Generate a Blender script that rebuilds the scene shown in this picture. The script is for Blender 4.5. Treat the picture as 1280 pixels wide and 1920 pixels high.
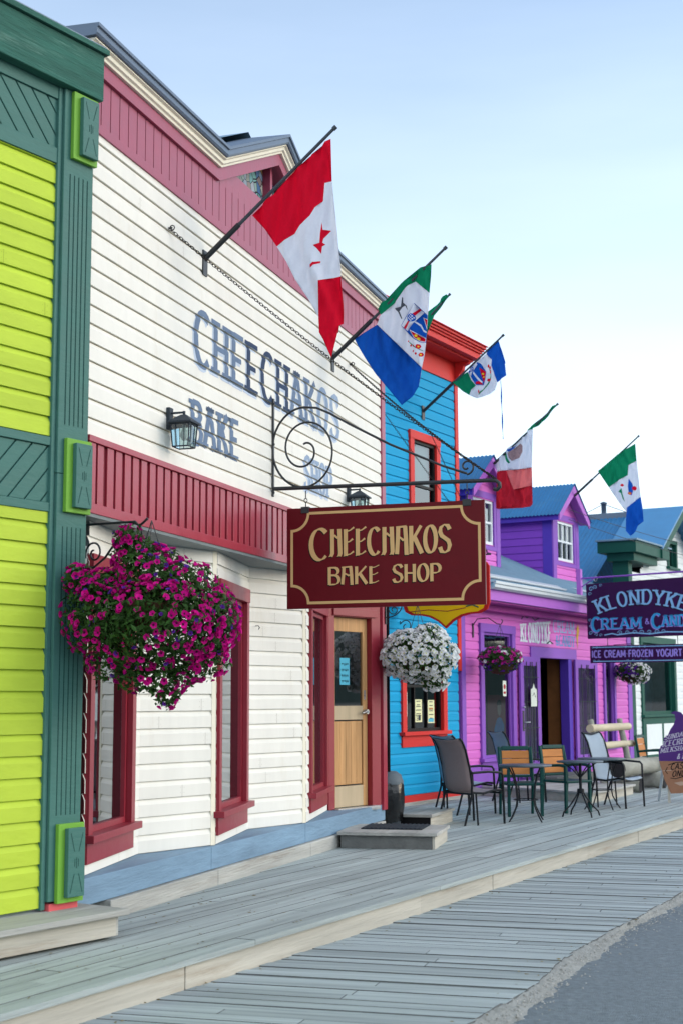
import bpy, bmesh, math, random
from mathutils import Vector, Matrix
from mathutils.geometry import delaunay_2d_cdt
random.seed(7)
for o in list(bpy.data.objects): bpy.data.objects.remove(o)
SC = bpy.context.scene
COL = SC.collection
R = math.radians
# ---------------------------------------------------------------- camera
cam = bpy.data.cameras.new('camera'); camo = bpy.data.objects.new('camera', cam); COL.objects.link(camo)
SC.camera = camo
cam.sensor_fit = 'VERTICAL'; cam.sensor_height = 36; cam.lens = 50; cam.clip_end = 4000; cam.clip_start = .1
PITCH = math.atan(352/2667)
camo.matrix_world = Matrix.Translation((0, 0, 1.55)) @ Matrix.Rotation(R(90)+PITCH, 4, 'X') @ Matrix.Rotation(-0.0038, 4, 'Z')
cam.dof.use_dof = True; cam.dof.focus_distance = 13.2; cam.dof.aperture_fstop = 3.2
SC.render.resolution_x = 682; SC.render.resolution_y = 1024
# ---------------------------------------------------------------- light
SUN_AZ, SUN_EL = 86, 15          # azimuth clockwise from +Y, elevation
w = bpy.data.worlds.new('World'); SC.world = w; w.use_nodes = True
nt = w.node_tree; nt.nodes.clear()
wo = nt.nodes.new('ShaderNodeOutputWorld'); bg = nt.nodes.new('ShaderNodeBackground')
sky = nt.nodes.new('ShaderNodeTexSky'); sky.sky_type = 'NISHITA'; sky.sun_disc = False
sky.sun_elevation = R(SUN_EL); sky.sun_rotation = R(SUN_AZ); sky.altitude = 300; sky.air_density = 1.0; sky.dust_density = 1.2; sky.ozone_density = 1.6
# thin high cloud veil, stronger towards the horizon
tc = nt.nodes.new('ShaderNodeTexCoord'); mp = nt.nodes.new('ShaderNodeMapping'); mp.inputs['Scale'].default_value = (1.2, 1.2, 7)
nz = nt.nodes.new('ShaderNodeTexNoise'); nz.inputs['Scale'].default_value = 1.6; nz.inputs['Detail'].default_value = 5; nz.inputs['Roughness'].default_value = .5
rmp = nt.nodes.new('ShaderNodeMapRange'); rmp.inputs[1].default_value = .38; rmp.inputs[2].default_value = .75
sepx = nt.nodes.new('ShaderNodeSeparateXYZ'); hz = nt.nodes.new('ShaderNodeMapRange')
hz.inputs[1].default_value = .02; hz.inputs[2].default_value = .46; hz.inputs[3].default_value = 1.0; hz.inputs[4].default_value = 0.16
mul = nt.nodes.new('ShaderNodeMath'); mul.operation = 'MULTIPLY_ADD'
mixc = nt.nodes.new('ShaderNodeMix'); mixc.data_type = 'RGBA'
nt.links.new(tc.outputs['Generated'], mp.inputs[0]); nt.links.new(mp.outputs[0], nz.inputs['Vector']); nt.links.new(nz.outputs[0], rmp.inputs[0])
nt.links.new(tc.outputs['Generated'], sepx.inputs[0]); nt.links.new(sepx.outputs[2], hz.inputs[0])
nt.links.new(hz.outputs[0], mul.inputs[0]); mul.inputs[1].default_value = .55
# broad pale cloud added behind the camera, out of view, as fill light
cloud_fill = nt.nodes.new('ShaderNodeMapRange'); cloud_fill.interpolation_type = 'SMOOTHSTEP'; cloud_fill.inputs[1].default_value = .05; cloud_fill.inputs[2].default_value = -.75; cloud_fill.inputs[3].default_value = 0; cloud_fill.inputs[4].default_value = .85
nt.links.new(sepx.outputs[1], cloud_fill.inputs[0])
m2 = nt.nodes.new('ShaderNodeMath'); m2.operation = 'MULTIPLY_ADD'; m2.inputs[1].default_value = .09; nt.links.new(cloud_fill.outputs[0], m2.inputs[2])
nt.links.new(rmp.outputs[0], m2.inputs[0]); nt.links.new(m2.outputs[0], mul.inputs[2]); mul.use_clamp = True
nt.links.new(mul.outputs[0], mixc.inputs['Factor']); nt.links.new(sky.outputs[0], mixc.inputs['A']); mixc.inputs['B'].default_value = (5.5, 6.0, 6.6, 1)
bg.inputs['Strength'].default_value = .145
nt.links.new(mixc.outputs['Result'], bg.inputs[0]); nt.links.new(bg.outputs[0], wo.inputs[0])
sl = bpy.data.lights.new('sun', 'SUN'); so = bpy.data.objects.new('sun', sl); COL.objects.link(so)
sl.energy = .42; sl.angle = R(32); sl.color = (1, .95, .9)
sd = Vector((math.sin(R(SUN_AZ))*math.cos(R(24)), math.cos(R(SUN_AZ))*math.cos(R(24)), math.sin(R(24))))
so.rotation_euler = sd.to_track_quat('Z', 'Y').to_euler()
SC.view_settings.view_transform = 'Standard'; SC.view_settings.look = 'None'
SC.view_settings.exposure = 1.1; SC.view_settings.gamma = 1
SC.render.engine = 'CYCLES'

# ---------------------------------------------------------------- materials
def lin(c):
    return tuple((x/255/12.92 if x/255 <= .04045 else ((x/255+.055)/1.055)**2.4) for x in c)
MATS = {}
def mat(name, rgb, rough=.55, var=.12, bump=.15, scale=6, spec=.16, metal=0, stretch=(1, 1, 1), isl=0, dirt=0, dirtcol=(95, 85, 75), k=1.0, transl=0, det=6):
    """procedural paint / wood / metal: noise-varied colour, per-board variation, worn patches, fine bump"""
    if name in MATS: return MATS[name]
    m = bpy.data.materials.new(name); m.use_nodes = True; n = m.node_tree.nodes; L = m.node_tree.links
    b = n['Principled BSDF']; b.inputs['Roughness'].default_value = rough; b.inputs['Metallic'].default_value = metal
    b.inputs['Specular IOR Level'].default_value = spec
    c = tuple(x*k for x in lin(rgb))
    t = n.new('ShaderNodeTexCoord'); mpn = n.new('ShaderNodeMapping'); mpn.inputs['Scale'].default_value = stretch
    L.new(t.outputs['Object'], mpn.inputs[0])
    no = n.new('ShaderNodeTexNoise'); no.inputs['Scale'].default_value = scale; no.inputs['Detail'].default_value = det; no.inputs['Roughness'].default_value = .62
    L.new(mpn.outputs[0], no.inputs['Vector'])
    mr = n.new('ShaderNodeMapRange'); mr.inputs[1].default_value = .25; mr.inputs[2].default_value = .75
    mr.inputs[3].default_value = 1-var; mr.inputs[4].default_value = 1+var
    L.new(no.outputs[0], mr.inputs[0])
    fac = mr.outputs[0]
    if isl:
        g = n.new('ShaderNodeNewGeometry'); m3 = n.new('ShaderNodeMapRange'); m3.inputs[3].default_value = 1-isl; m3.inputs[4].default_value = 1+isl
        L.new(g.outputs['Random Per Island'], m3.inputs[0]); mm = n.new('ShaderNodeMath'); mm.operation = 'MULTIPLY'
        L.new(fac, mm.inputs[0]); L.new(m3.outputs[0], mm.inputs[1]); fac = mm.outputs[0]
    vm = n.new('ShaderNodeVectorMath'); vm.operation = 'SCALE'; vm.inputs[0].default_value = c; L.new(fac, vm.inputs['Scale'])
    out = vm.outputs[0]
    if dirt:
        n2 = n.new('ShaderNodeTexNoise'); n2.inputs['Scale'].default_value = scale*.45+1.3; n2.inputs['Detail'].default_value = 9; n2.inputs['Roughness'].default_value = .7
        L.new(mpn.outputs[0], n2.inputs['Vector'])
        r2 = n.new('ShaderNodeMapRange'); r2.inputs[1].default_value = .56; r2.inputs[2].default_value = .74; r2.inputs[4].default_value = dirt
        L.new(n2.outputs[0], r2.inputs[0]); mx = n.new('ShaderNodeMix'); mx.data_type = 'RGBA'
        L.new(r2.outputs[0], mx.inputs['Factor']); L.new(out, mx.inputs['A']); mx.inputs['B'].default_value = (*lin(dirtcol), 1); out = mx.outputs['Result']
    L.new(out, b.inputs['Base Color'])
    if bump:
        nb = n.new('ShaderNodeTexNoise'); nb.inputs['Scale'].default_value = scale*5; nb.inputs['Detail'].default_value = 6; L.new(mpn.outputs[0], nb.inputs['Vector'])
        bp = n.new('ShaderNodeBump'); bp.inputs['Strength'].default_value = bump; bp.inputs['Distance'].default_value = .01
        L.new(nb.outputs[0], bp.inputs['Height']); L.new(bp.outputs[0], b.inputs['Normal'])
        rr = n.new('ShaderNodeMapRange'); rr.inputs[3].default_value = max(.02, rough-.08); rr.inputs[4].default_value = min(1, rough+.12); L.new(no.outputs[0], rr.inputs[0]); L.new(rr.outputs[0], b.inputs['Roughness'])
    if transl:
        tr = n.new('ShaderNodeBsdfTranslucent'); L.new(out, tr.inputs[0]); ms = n.new('ShaderNodeMixShader'); ms.inputs[0].default_value = transl
        L.new(b.outputs[0], ms.inputs[1]); L.new(tr.outputs[0], ms.inputs[2]); L.new(ms.outputs[0], n['Material Output'].inputs[0])
    MATS[name] = m; return m
def glassmat(name, tint=(150, 165, 170), refl=.12, rough=.02):
    m = bpy.data.materials.new(name); m.use_nodes = True; n = m.node_tree.nodes; L = m.node_tree.links; n.remove(n['Principled BSDF'])
    tr = n.new('ShaderNodeBsdfTransparent'); tr.inputs[0].default_value = (*lin(tint), 1)
    gl = n.new('ShaderNodeBsdfGlossy'); gl.inputs['Roughness'].default_value = rough; gl.inputs[0].default_value = (.9, .95, 1, 1)
    fr = n.new('ShaderNodeFresnel'); fr.inputs[0].default_value = 1.5; ad = n.new('ShaderNodeMath'); ad.inputs[1].default_value = refl; L.new(fr.outputs[0], ad.inputs[0])
    nz = n.new('ShaderNodeTexNoise'); nz.inputs['Scale'].default_value = 1.2; bp = n.new('ShaderNodeBump'); bp.inputs['Strength'].default_value = .04; L.new(nz.outputs[0], bp.inputs['Height']); L.new(bp.outputs[0], gl.inputs['Normal'])
    ms = n.new('ShaderNodeMixShader'); L.new(ad.outputs[0], ms.inputs[0]); L.new(tr.outputs[0], ms.inputs[1]); L.new(gl.outputs[0], ms.inputs[2]); L.new(ms.outputs[0], n['Material Output'].inputs[0])
    MATS[name] = m; return m
W_ = (1, .08, 1)
WHITE = mat('white_siding_paint', (231, 229, 219), .5, .05, .12, 4, stretch=(1, 1, .22), isl=.025, dirt=.4, dirtcol=(208, 199, 178))
CREAM = mat('cream_trim_paint', (232, 226, 205), .5, .04, .1)
LIME = mat('lime_siding_paint', (180, 202, 66), .6, .1, .5, 6, stretch=(1, .2, .6), isl=.05, dirt=.45, dirtcol=(160, 182, 60))
GREEN = mat('green_trim_paint', (68, 112, 104), .5, .08, .35, 7, stretch=(1, .3, 1), dirt=.25, dirtcol=(40, 85, 78))
GREENW = mat('weathered_green_beam', (52, 98, 86), .7, .35, 1.0, 14, stretch=(1, .1, 1), dirt=.85, dirtcol=(112, 150, 136), det=10)
LEAFG = mat('leaf_green_trim', (112, 165, 62), .5, .05, .15)
PINKR = mat('sky_sheen_red_paint', (154, 66, 90), .42, .07, .15, 5, spec=.5, dirt=.2, dirtcol=(110, 40, 58))  # lower band's red with sky sheen mixed into the base colour
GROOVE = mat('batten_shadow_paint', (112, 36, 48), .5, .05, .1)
REDP = mat('dark_red_paint', (158, 44, 62), .35, .07, .15, 5, spec=.55, dirt=.2, dirtcol=(105, 28, 40))
REDT = mat('window_trim_red', (140, 32, 48), .4, .06, .12, 5, spec=.5)
GUT = mat('grey_gutter_metal', (88, 104, 122), .4, .08, .05, 4, spec=.5, metal=.3)
SOFF = mat('grey_soffit', (120, 128, 128), .6)
BASEB = mat('blue_base_paint', (118, 146, 168), .6, .2, .9, 6, stretch=(1, .15, 1), dirt=.7, dirtcol=(92, 114, 132))
BEAM = mat('weathered_timber', (166, 166, 160), .8, .28, .9, 7, stretch=(1, .1, 1.5), isl=.1, dirt=.75, dirtcol=(112, 98, 80))
DECK = mat('weathered_deck_board', (160, 169, 167), .75, .3, .9, 12, stretch=(1, .05, 1), isl=.13, dirt=.6, dirtcol=(108, 112, 112))
PEDGE = mat('shaded_plank_edge', (96, 100, 100), .95, .2, 0)  # aged plank sides, darkened so the gaps between boards read as shade
DECK2 = mat('lower_walk_board', (154, 164, 165), .75, .3, .9, 12, stretch=(.05, 1, 1), isl=.17, dirt=.6, dirtcol=(98, 104, 108))
FASC = mat('pale_fascia_timber', (176, 172, 160), .8, .24, .7, 6, stretch=(1, .1, 1.5), isl=.08, dirt=.75, dirtcol=(130, 108, 82))
STEPW = mat('step_side_timber', (110, 112, 110), .8, .2, .7, 7, stretch=(1, .2, 1), dirt=.4, dirtcol=(75, 75, 74))
FIR = mat('varnished_fir', (190, 146, 98), .4, .3, .2, 9, stretch=(1, 1, .09), dirt=.5, dirtcol=(150, 100, 58))
FIRG = mat('greyed_fir', (186, 168, 138), .55, .15, .2, 9, stretch=(1, 1, .09), dirt=.4, dirtcol=(165, 140, 104))
IRON = mat('black_iron', (32, 36, 40), .45, .2, .2, 30, spec=.5)
LANT = mat('dark_lantern_metal', (52, 60, 68), .5, .15, .2, 20)
STEEL = mat('brushed_steel', (170, 175, 180), .3, .05, .05, 20, metal=.9)
CYAN = mat('turquoise_siding_paint', (0, 152, 200), .6, .04, .12, 4, stretch=(1, .2, 1), isl=.03)
ORED = mat('bright_red_trim', (206, 48, 44), .45, .05, .12)
PINK = mat('pink_siding_paint', (208, 106, 192), .5, .04, .12, 4, stretch=(1, .2, 1), isl=.03)
PURP = mat('purple_trim_paint', (136, 84, 182), .5, .05, .12)
PURD = mat('violet_siding_paint', (128, 66, 182), .5, .05, .12, isl=.03)
INDI = mat('indigo_trim_paint', (84, 58, 170), .5, .05, .12)
LILA = mat('lilac_trim_paint', (176, 104, 196), .5, .05, .12)
TINB = mat('blue_roof_metal', (44, 112, 160), .42, .14, .1, 3, spec=.5, metal=.15, dirt=.4, dirtcol=(80, 132, 160))
TING = mat('grey_roof_metal', (112, 142, 160), .5, .14, .1, 3, spec=.4, metal=.05, dirt=.3, dirtcol=(60, 80, 95))
GALV = mat('galvanised_gutter', (196, 204, 208), .4, .05, .05, 3, metal=.3)
DGRN = mat('forest_green_paint', (26, 82, 70), .5, .06, .15)
FWHT = mat('far_white_paint', (222, 228, 226), .5, .03, .1, isl=.02)
WINW = mat('white_sash_paint', (225, 232, 236), .5, .02, .05)
DARK = mat('dark_interior', (26, 26, 30), .9, .3, 0, 2)
WARM = mat('brown_interior', (70, 48, 30), .8, .3, 0, 3)
SIGNR = mat('maroon_sign_paint', (96, 14, 24), .4, .08, .12, 5, spec=.16)
SIGNE = mat('sign_edge', (150, 140, 130), .6)
GOLD = mat('gold_leaf_paint', (206, 170, 116), .4, .05, .05)
BLK = mat('black_paint', (18, 18, 20), .45, .1, 0)
NAVY = mat('navy_letter_paint', (46, 64, 92), .6, .12, .1, 12)
MIDB = mat('steel_blue_letter_paint', (102, 122, 148), .6, .12, .1, 12)
FADE = mat('faded_blue_letter_paint', (146, 166, 190), .6, .1, .1, 12)
PALE = mat('pale_blue_shadow_paint', (190, 203, 218), .6, .08, .1, 12)
PALR = mat('plastic_red', (170, 40, 40), .5)
YELL = mat('mustard_sign_paint', (244, 176, 4), .45, .05, .05)
CRIM = mat('crimson_sign_rim', (190, 30, 24), .45, .05, .05)
PLUM = mat('plum_sign_paint', (52, 18, 66), .45, .08, .05)
SKYL = mat('sky_blue_letters', (128, 176, 216), .5, .06, .05)
AQUA = mat('aqua_letters', (52, 148, 200), .5, .3, .05, 9)
LAVL = mat('lavender_letters', (150, 132, 214), .5, .06, .05)
PAPER = mat('paper', (222, 228, 214), .8, .03, 0)
BPAP = mat('blue_paper', (90, 178, 200), .8, .03, 0)
YPAP = mat('yellow_paper', (226, 226, 176), .8, .03, 0)
INK = mat('dark_ink', (50, 56, 66), .8, 0, 0)
GINK = mat('green_ink', (130, 190, 40), .8, 0, 0)
FR_ = mat('flag_red_cloth', (206, 12, 44), .8, .06, .2, 40, spec=.1, transl=.35, stretch=(1, 1, 1))
FW_ = mat('flag_white_cloth', (216, 222, 234), .8, .04, .2, 40, spec=.1, transl=.35)
FB_ = mat('flag_blue_cloth', (18, 84, 180), .8, .06, .2, 40, spec=.1, transl=.35)
FG_ = mat('flag_green_cloth', (14, 128, 90), .8, .06, .2, 40, spec=.1, transl=.35)
FBR = mat('flag_brown_print', (150, 126, 130), .8, .3, .2, 30, spec=.1, transl=.35)
POLE = mat('painted_pole', (66, 74, 80), .5, .2, .15, 12)
CHAIN = mat('rusty_chain', (52, 46, 42), .6, .3, .1, 40, metal=.4)
LEAF = mat('petunia_leaf', (52, 84, 38), .6, .35, 0, 14, transl=.25, isl=.35)
LEAF2 = mat('dry_leaf', (110, 96, 52), .7, .3, 0, 14, isl=.3)
MAGE = mat('magenta_petal', (196, 8, 130), .6, .12, 0, 12, transl=.25, isl=.22)
MAGD = mat('violet_petal', (92, 36, 150), .6, .1, 0, 12, transl=.25, isl=.2)
WPET = mat('white_petal', (240, 242, 243), .6, .05, 0, 12, transl=.4, isl=.06)
PPET = mat('pink_petal', (196, 40, 150), .6, .1, 0, 12, transl=.25, isl=.15)
CENT = mat('dark_flower_throat', (60, 4, 44), .7, .1, 0)
YCEN = mat('yellow_flower_throat', (196, 200, 130), .7, .1, 0)
COIR = mat('coir_liner', (74, 54, 38), .9, .3, .6, 30)
SLG1 = mat('taupe_sling_mesh', (152, 138, 138), .7, .06, .3, 60)
SLG2 = mat('grey_sling_mesh', (150, 164, 176), .7, .05, .3, 60)
CHB = mat('black_powder_coat', (26, 30, 34), .4, .1, .05, 20)
CHG = mat('green_chair_plastic', (18, 66, 62), .4, .08, .05, 20)
SLAT = mat('orange_wood_slat', (188, 122, 66), .5, .2, .15, 12, stretch=(.2, 1, 1))
TTOP = mat('dark_tabletop', (70, 84, 92), .3, .1, .05, 8, spec=.6)
LOG = mat('grey_log_bark', (150, 150, 140), .85, .3, .9, 5, stretch=(1, .3, 1), dirt=.6, dirtcol=(92, 84, 72))
LOGD = mat('shaded_log_end', (44, 44, 46), .9, .3, .6, 9)  # cut ends coloured dark for the shadow they lie in
PEEL = mat('peeled_log', (196, 186, 160), .7, .15, .3, 5, stretch=(1, .3, 1), dirt=.4, dirtcol=(150, 128, 98))
BAG = mat('black_bin_bag', (12, 13, 15), .2, .2, .5, 3, spec=.6)
BIN = mat('dark_bin_plastic', (62, 70, 76), .5, .1, .05)
MATM = mat('rubber_mat', (52, 58, 64), .8, .1, .3, 40)
SAND = mat('sandy_verge', (146, 148, 144), .95, .2, 1.0, 14, dirt=.6, dirtcol=(98, 94, 86))
ROADM = mat('grey_asphalt', (112, 122, 128), .9, .28, 1.0, 22, dirt=.6, dirtcol=(140, 148, 150), det=12)
EARTH = mat('dusty_ground', (120, 118, 110), .95, .2, .8, 8)
SWIRL = mat('ice_cream_purple', (78, 46, 112), .6, .06, .05)
CONE = mat('cardboard_cone', (150, 108, 84), .7, .08, .1, 8)
CONEL = mat('pale_cone_paint', (176, 150, 132), .7, .08, .1, 8)
LIT = mat('pale_lettering', (186, 180, 196), .7, .05, 0)
MAGI = mat('magnolia_bulb', (225, 230, 225), .3)
SALM = mat('salmon_undercoat', (206, 92, 96), .6, .1, .3)
YPNT = mat('ochre_painted_motif', (200, 160, 70), .6)
GLASS = glassmat('window_glass'); GLASSL = glassmat('pale_lantern_glass', (205, 222, 222), .05)
GLASSF = glassmat('hazy_shop_glass', (150, 175, 185), .07, .04)
CURT = mat('beige_curtain', (124, 108, 86), .85, .12, .3, 9, stretch=(1, 6, .3))
def stained():
    m = mat('stained_glass', (150, 190, 180), .2, .1, 0); n = m.node_tree.nodes; L = m.node_tree.links; b = n['Principled BSDF']
    v = n.new('ShaderNodeTexVoronoi'); v.inputs['Scale'].default_value = 11; t = n.new('ShaderNodeTexCoord'); L.new(t.outputs['Object'], v.inputs['Vector'])
    r = n.new('ShaderNodeValToRGB'); e = r.color_ramp.elements; e[0].color = (*lin((60, 130, 130)), 1); e[1].color = (*lin((196, 196, 180)), 1)
    x = e.new(.3); x.color = (*lin((120, 170, 165)), 1); x = e.new(.55); x.color = (*lin((150, 120, 80)), 1); x = e.new(.75); x.color = (*lin((70, 110, 150)), 1)
    sp = n.new('ShaderNodeSeparateColor'); L.new(v.outputs['Color'], sp.inputs[0]); L.new(sp.outputs[0], r.inputs[0])
    v2 = n.new('ShaderNodeTexVoronoi'); v2.feature = 'DISTANCE_TO_EDGE'; v2.inputs['Scale'].default_value = 11; L.new(t.outputs['Object'], v2.inputs['Vector'])
    mr = n.new('ShaderNodeMapRange'); mr.inputs[1].default_value = .03; mr.inputs[2].default_value = .06; L.new(v2.outputs[0], mr.inputs[0])
    mx = n.new('ShaderNodeMix'); mx.data_type = 'RGBA'; L.new(mr.outputs[0], mx.inputs['Factor']); mx.inputs['A'].default_value = (.01, .01, .012, 1); L.new(r.outputs[0], mx.inputs['B']); L.new(mx.outputs['Result'], b.inputs['Base Color'])
    return m
STAIN = stained()

# ---------------------------------------------------------------- mesh builder
class MB:
    def __init__(s): s.v = []; s.f = []; s.mi = []; s.mats = []; s.cur = 0; s.M = Matrix.Identity(4); s.sm = []; s.smooth = False
    def use(s, m):
        if m not in s.mats: s.mats.append(m)
        s.cur = s.mats.index(m); return s
    def add(s, vs, fs):
        o = len(s.v); M = s.M
        s.v += [tuple(M @ Vector(p)) for p in vs]
        for f in fs: s.f.append(tuple(i+o for i in f)); s.mi.append(s.cur); s.sm.append(s.smooth)
    def box(s, x0, x1, y0, y1, z0, z1):
        s.add([(x0, y0, z0), (x1, y0, z0), (x1, y1, z0), (x0, y1, z0), (x0, y0, z1), (x1, y0, z1), (x1, y1, z1), (x0, y1, z1)],
              [(0, 3, 2, 1), (4, 5, 6, 7), (0, 1, 5, 4), (1, 2, 6, 5), (2, 3, 7, 6), (3, 0, 4, 7)]); return s
    def quad(s, a, b, c, d): s.add([a, b, c, d], [(0, 1, 2, 3)]); return s
    def prism(s, poly, fa, fb):
        """poly 2D, fa/fb map 2D->3D for the two caps"""
        n = len(poly); s.add([fa(*p) for p in poly]+[fb(*p) for p in poly], [tuple(range(n))[::-1], tuple(range(n, 2*n))]+[(i, (i+1) % n, n+(i+1) % n, n+i) for i in range(n)]); return s
    def tube(s, path, r, n=8, caps=True, closed=False):
        P = [Vector(p) for p in path]; rs = r if isinstance(r, (list, tuple)) else [r]*len(P); vs = []; up = None; m = len(P)
        for i, p in enumerate(P):
            if closed: d = (P[(i+1) % m]-P[i-1])
            else: d = (P[min(i+1, m-1)]-P[max(i-1, 0)])
            d.normalize()
            if up is None:
                up = Vector((0, 0, 1)) if abs(d.z) < .9 else Vector((1, 0, 0))
            a = d.cross(up)
            if a.length < 1e-5: a = d.orthogonal()
            a.normalize(); b = a.cross(d); b.normalize(); up = b
            for k in range(n):
                t = 2*math.pi*k/n; vs.append(tuple(p+a*math.cos(t)*rs[i]+b*math.sin(t)*rs[i]))
        fs = []
        for i in range(m if closed else m-1):
            j = (i+1) % m
            for k in range(n): fs.append((i*n+k, i*n+(k+1) % n, j*n+(k+1) % n, j*n+k))
        sm = s.smooth; s.smooth = True; s.add(vs, fs); s.smooth = sm
        if caps and not closed: s.add([vs[k] for k in range(n)]+[vs[(m-1)*n+k] for k in range(n)], [tuple(range(n))[::-1], tuple(range(n, 2*n))])
        return s
    def lathe(s, prof, n=20, c=(0, 0, 0)):
        vs = [(c[0]+r*math.cos(2*math.pi*k/n), c[1]+r*math.sin(2*math.pi*k/n), c[2]+z) for r, z in prof for k in range(n)]
        fs = [(i*n+k, i*n+(k+1) % n, (i+1)*n+(k+1) % n, (i+1)*n+k) for i in range(len(prof)-1) for k in range(n)]
        sm = s.smooth; s.smooth = True; s.add(vs, fs); s.smooth = sm; return s
    def build(s, name, parent=None, m=None, bevel=0, **props):
        me = bpy.data.meshes.new(name); me.from_pydata(s.v, [], s.f); me.update()
        for x in (s.mats or [m]): me.materials.append(x)
        if m and not s.mats: pass
        me.polygons.foreach_set('material_index', s.mi); me.polygons.foreach_set('use_smooth', s.sm)
        o = bpy.data.objects.new(name, me); COL.objects.link(o)
        if parent: o.parent = parent
        if bevel:
            bv = o.modifiers.new('b', 'BEVEL'); bv.width = bevel; bv.segments = 2; bv.limit_method = 'ANGLE'; bv.angle_limit = R(40)
        for k, v in props.items(): o[k] = v
        return o
def thing(name, label, cat, loc=(0, 0, 0), rz=0, group=None):
    o = bpy.data.objects.new(name, None); COL.objects.link(o); o.location = loc; o.rotation_euler = (0, 0, rz); o.empty_display_size = .2
    o['label'] = label; o['category'] = cat
    if group: o['group'] = group
    return o
def tag(o, label, cat, group=None):
    o['label'] = label; o['category'] = cat
    if group: o['group'] = group
    return o
def copy_tree(o, parent=None):
    c = o.copy(); COL.objects.link(c); c.parent = parent
    for ch in o.children: copy_tree(ch, c)
    return c
class Frame:      # a facade: local x = out towards the street, y = along the facade away from the camera, z up
    def __init__(s, ox, oy, deg): s.o = (ox, oy, 0); s.rz = -R(deg); s.M = Matrix.Translation(s.o) @ Matrix.Rotation(s.rz, 4, 'Z')
    def thing(s, name, label, cat, group=None): return thing(name, label, cat, s.o, s.rz, group)
    def w(s, x, y, z): return s.M @ Vector((x, y, z))
W = Frame(-1.658, 10.554, 18); B = Frame(1.842, 22.837, 30); G = Frame(-1.75, 9.74, 34.5); K = Frame(-1.147, 8.474, 27.4)
def seg(a, b):    # transform of a wall panel running from a=(x,y) to b=(x,y) inside a facade frame
    ang = math.atan2(b[0]-a[0], b[1]-a[1]); return Matrix.Translation((a[0], a[1], 0)) @ Matrix.Rotation(-ang, 4, 'Z'), math.hypot(b[0]-a[0], b[1]-a[1])
def siding(mb, y0, y1, z0, z1, p, t=.018, x=0, holes=(), cove=.3, zclip=None, gap=.005, gapm=None, jm=None):
    """lapped boards from z0 up; each board thick at its foot, coved at its head; holes=(ya,yb,za,zb); zclip(z)->(y0,y1)"""
    z = z0; rj = random.Random(int(abs(y0*31+y1*17+z0*7)*10))
    while z < z1-1e-4:
        ze = min(z+p, z1)
        if jm and not zclip and rj.random() < .4:
            yj = rj.uniform(y0+.1, y1-.1)
            if not any(h[0]-.1 < yj < h[1]+.1 and h[2]-p < z < h[3] for h in holes):
                km = mb.cur; mb.use(jm); mb.quad((x+t+.0006, yj, z+gap), (x+t+.0006, yj+.0028, z+gap), (x+t+.0006, yj+.0028, min(ze, z+p*.72)), (x+t+.0006, yj, min(ze, z+p*.72)))
                for dy in (-.02, .022):
                    for fz in (.25, .55): q_ = z+p*fz; mb.quad((x+t+.0006, yj+dy, q_), (x+t+.0006, yj+dy+.004, q_), (x+t+.0006, yj+dy+.004, q_+.004), (x+t+.0006, yj+dy, q_+.004))
                mb.cur = km
        cuts = sorted({z, z+p*(1-cove), ze} | {c for h in holes for c in (h[2], h[3]) if z < c < ze})
        cuts = [c for c in cuts if c <= ze]
        prof = lambda q: x+t*(1 if q <= z+p*(1-cove)+1e-6 else max(0, (z+p-q)/(p*cove)))
        for i in range(len(cuts)-1):
            a, b = cuts[i], cuts[i+1]; mid = (a+b)/2
            ya, yb = zclip(mid) if zclip else (y0, y1)
            iv = [(max(y0, ya), min(y1, yb))]
            for h in holes:
                if h[2] < mid < h[3]:
                    nv = []
                    for q0, q1 in iv:
                        if h[0] > q0: nv.append((q0, min(q1, h[0])))
                        if h[1] < q1: nv.append((max(q0, h[1]), q1))
                    iv = nv
            for q0, q1 in iv:
                if q1-q0 > 1e-3:
                    g_ = gap if i == 0 else 0; km = mb.cur
                    mb.quad((prof(a), q0, a+g_), (prof(a), q1, a+g_), (prof(b), q1, b), (prof(b), q0, b))
                    if i == 0:
                        mb.quad((x-.003, q0, a+g_), (x-.003, q1, a+g_), (prof(a), q1, a+g_), (prof(a), q0, a+g_))
                        if gapm: mb.use(gapm)
                        mb.quad((x-.003, q0, a-.002), (x-.003, q1, a-.002), (x-.003, q1, a+g_), (x-.003, q0, a+g_)); mb.cur = km
        z = ze
def sweep(mb, path, prof):
    """path in (y,z), prof in (x,h): h measured normal to the path; mitred"""
    n = len(path); rows = []
    for i in range(n):
        ds = []
        if i > 0: ds.append(Vector((path[i][0]-path[i-1][0], path[i][1]-path[i-1][1])).normalized())
        if i < n-1: ds.append(Vector((path[i+1][0]-path[i][0], path[i+1][1]-path[i][1])).normalized())
        nn = [Vector((-d.y, d.x)) for d in ds]; m = sum(nn, Vector((0, 0))).normalized(); k = 1/max(.3, m.dot(nn[0]))
        rows.append([(x, path[i][0]+m.x*h*k, path[i][1]+m.y*h*k) for x, h in prof])
    m_ = len(prof); vs = [p for r in rows for p in r]
    fs = [(i*m_+j, (i+1)*m_+j, (i+1)*m_+(j+1) % m_, i*m_+(j+1) % m_) for i in range(n-1) for j in range(m_)]
    fs += [tuple(range(m_)), tuple(range((n-1)*m_, n*m_))[::-1]]
    mb.add(vs, fs)
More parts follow.
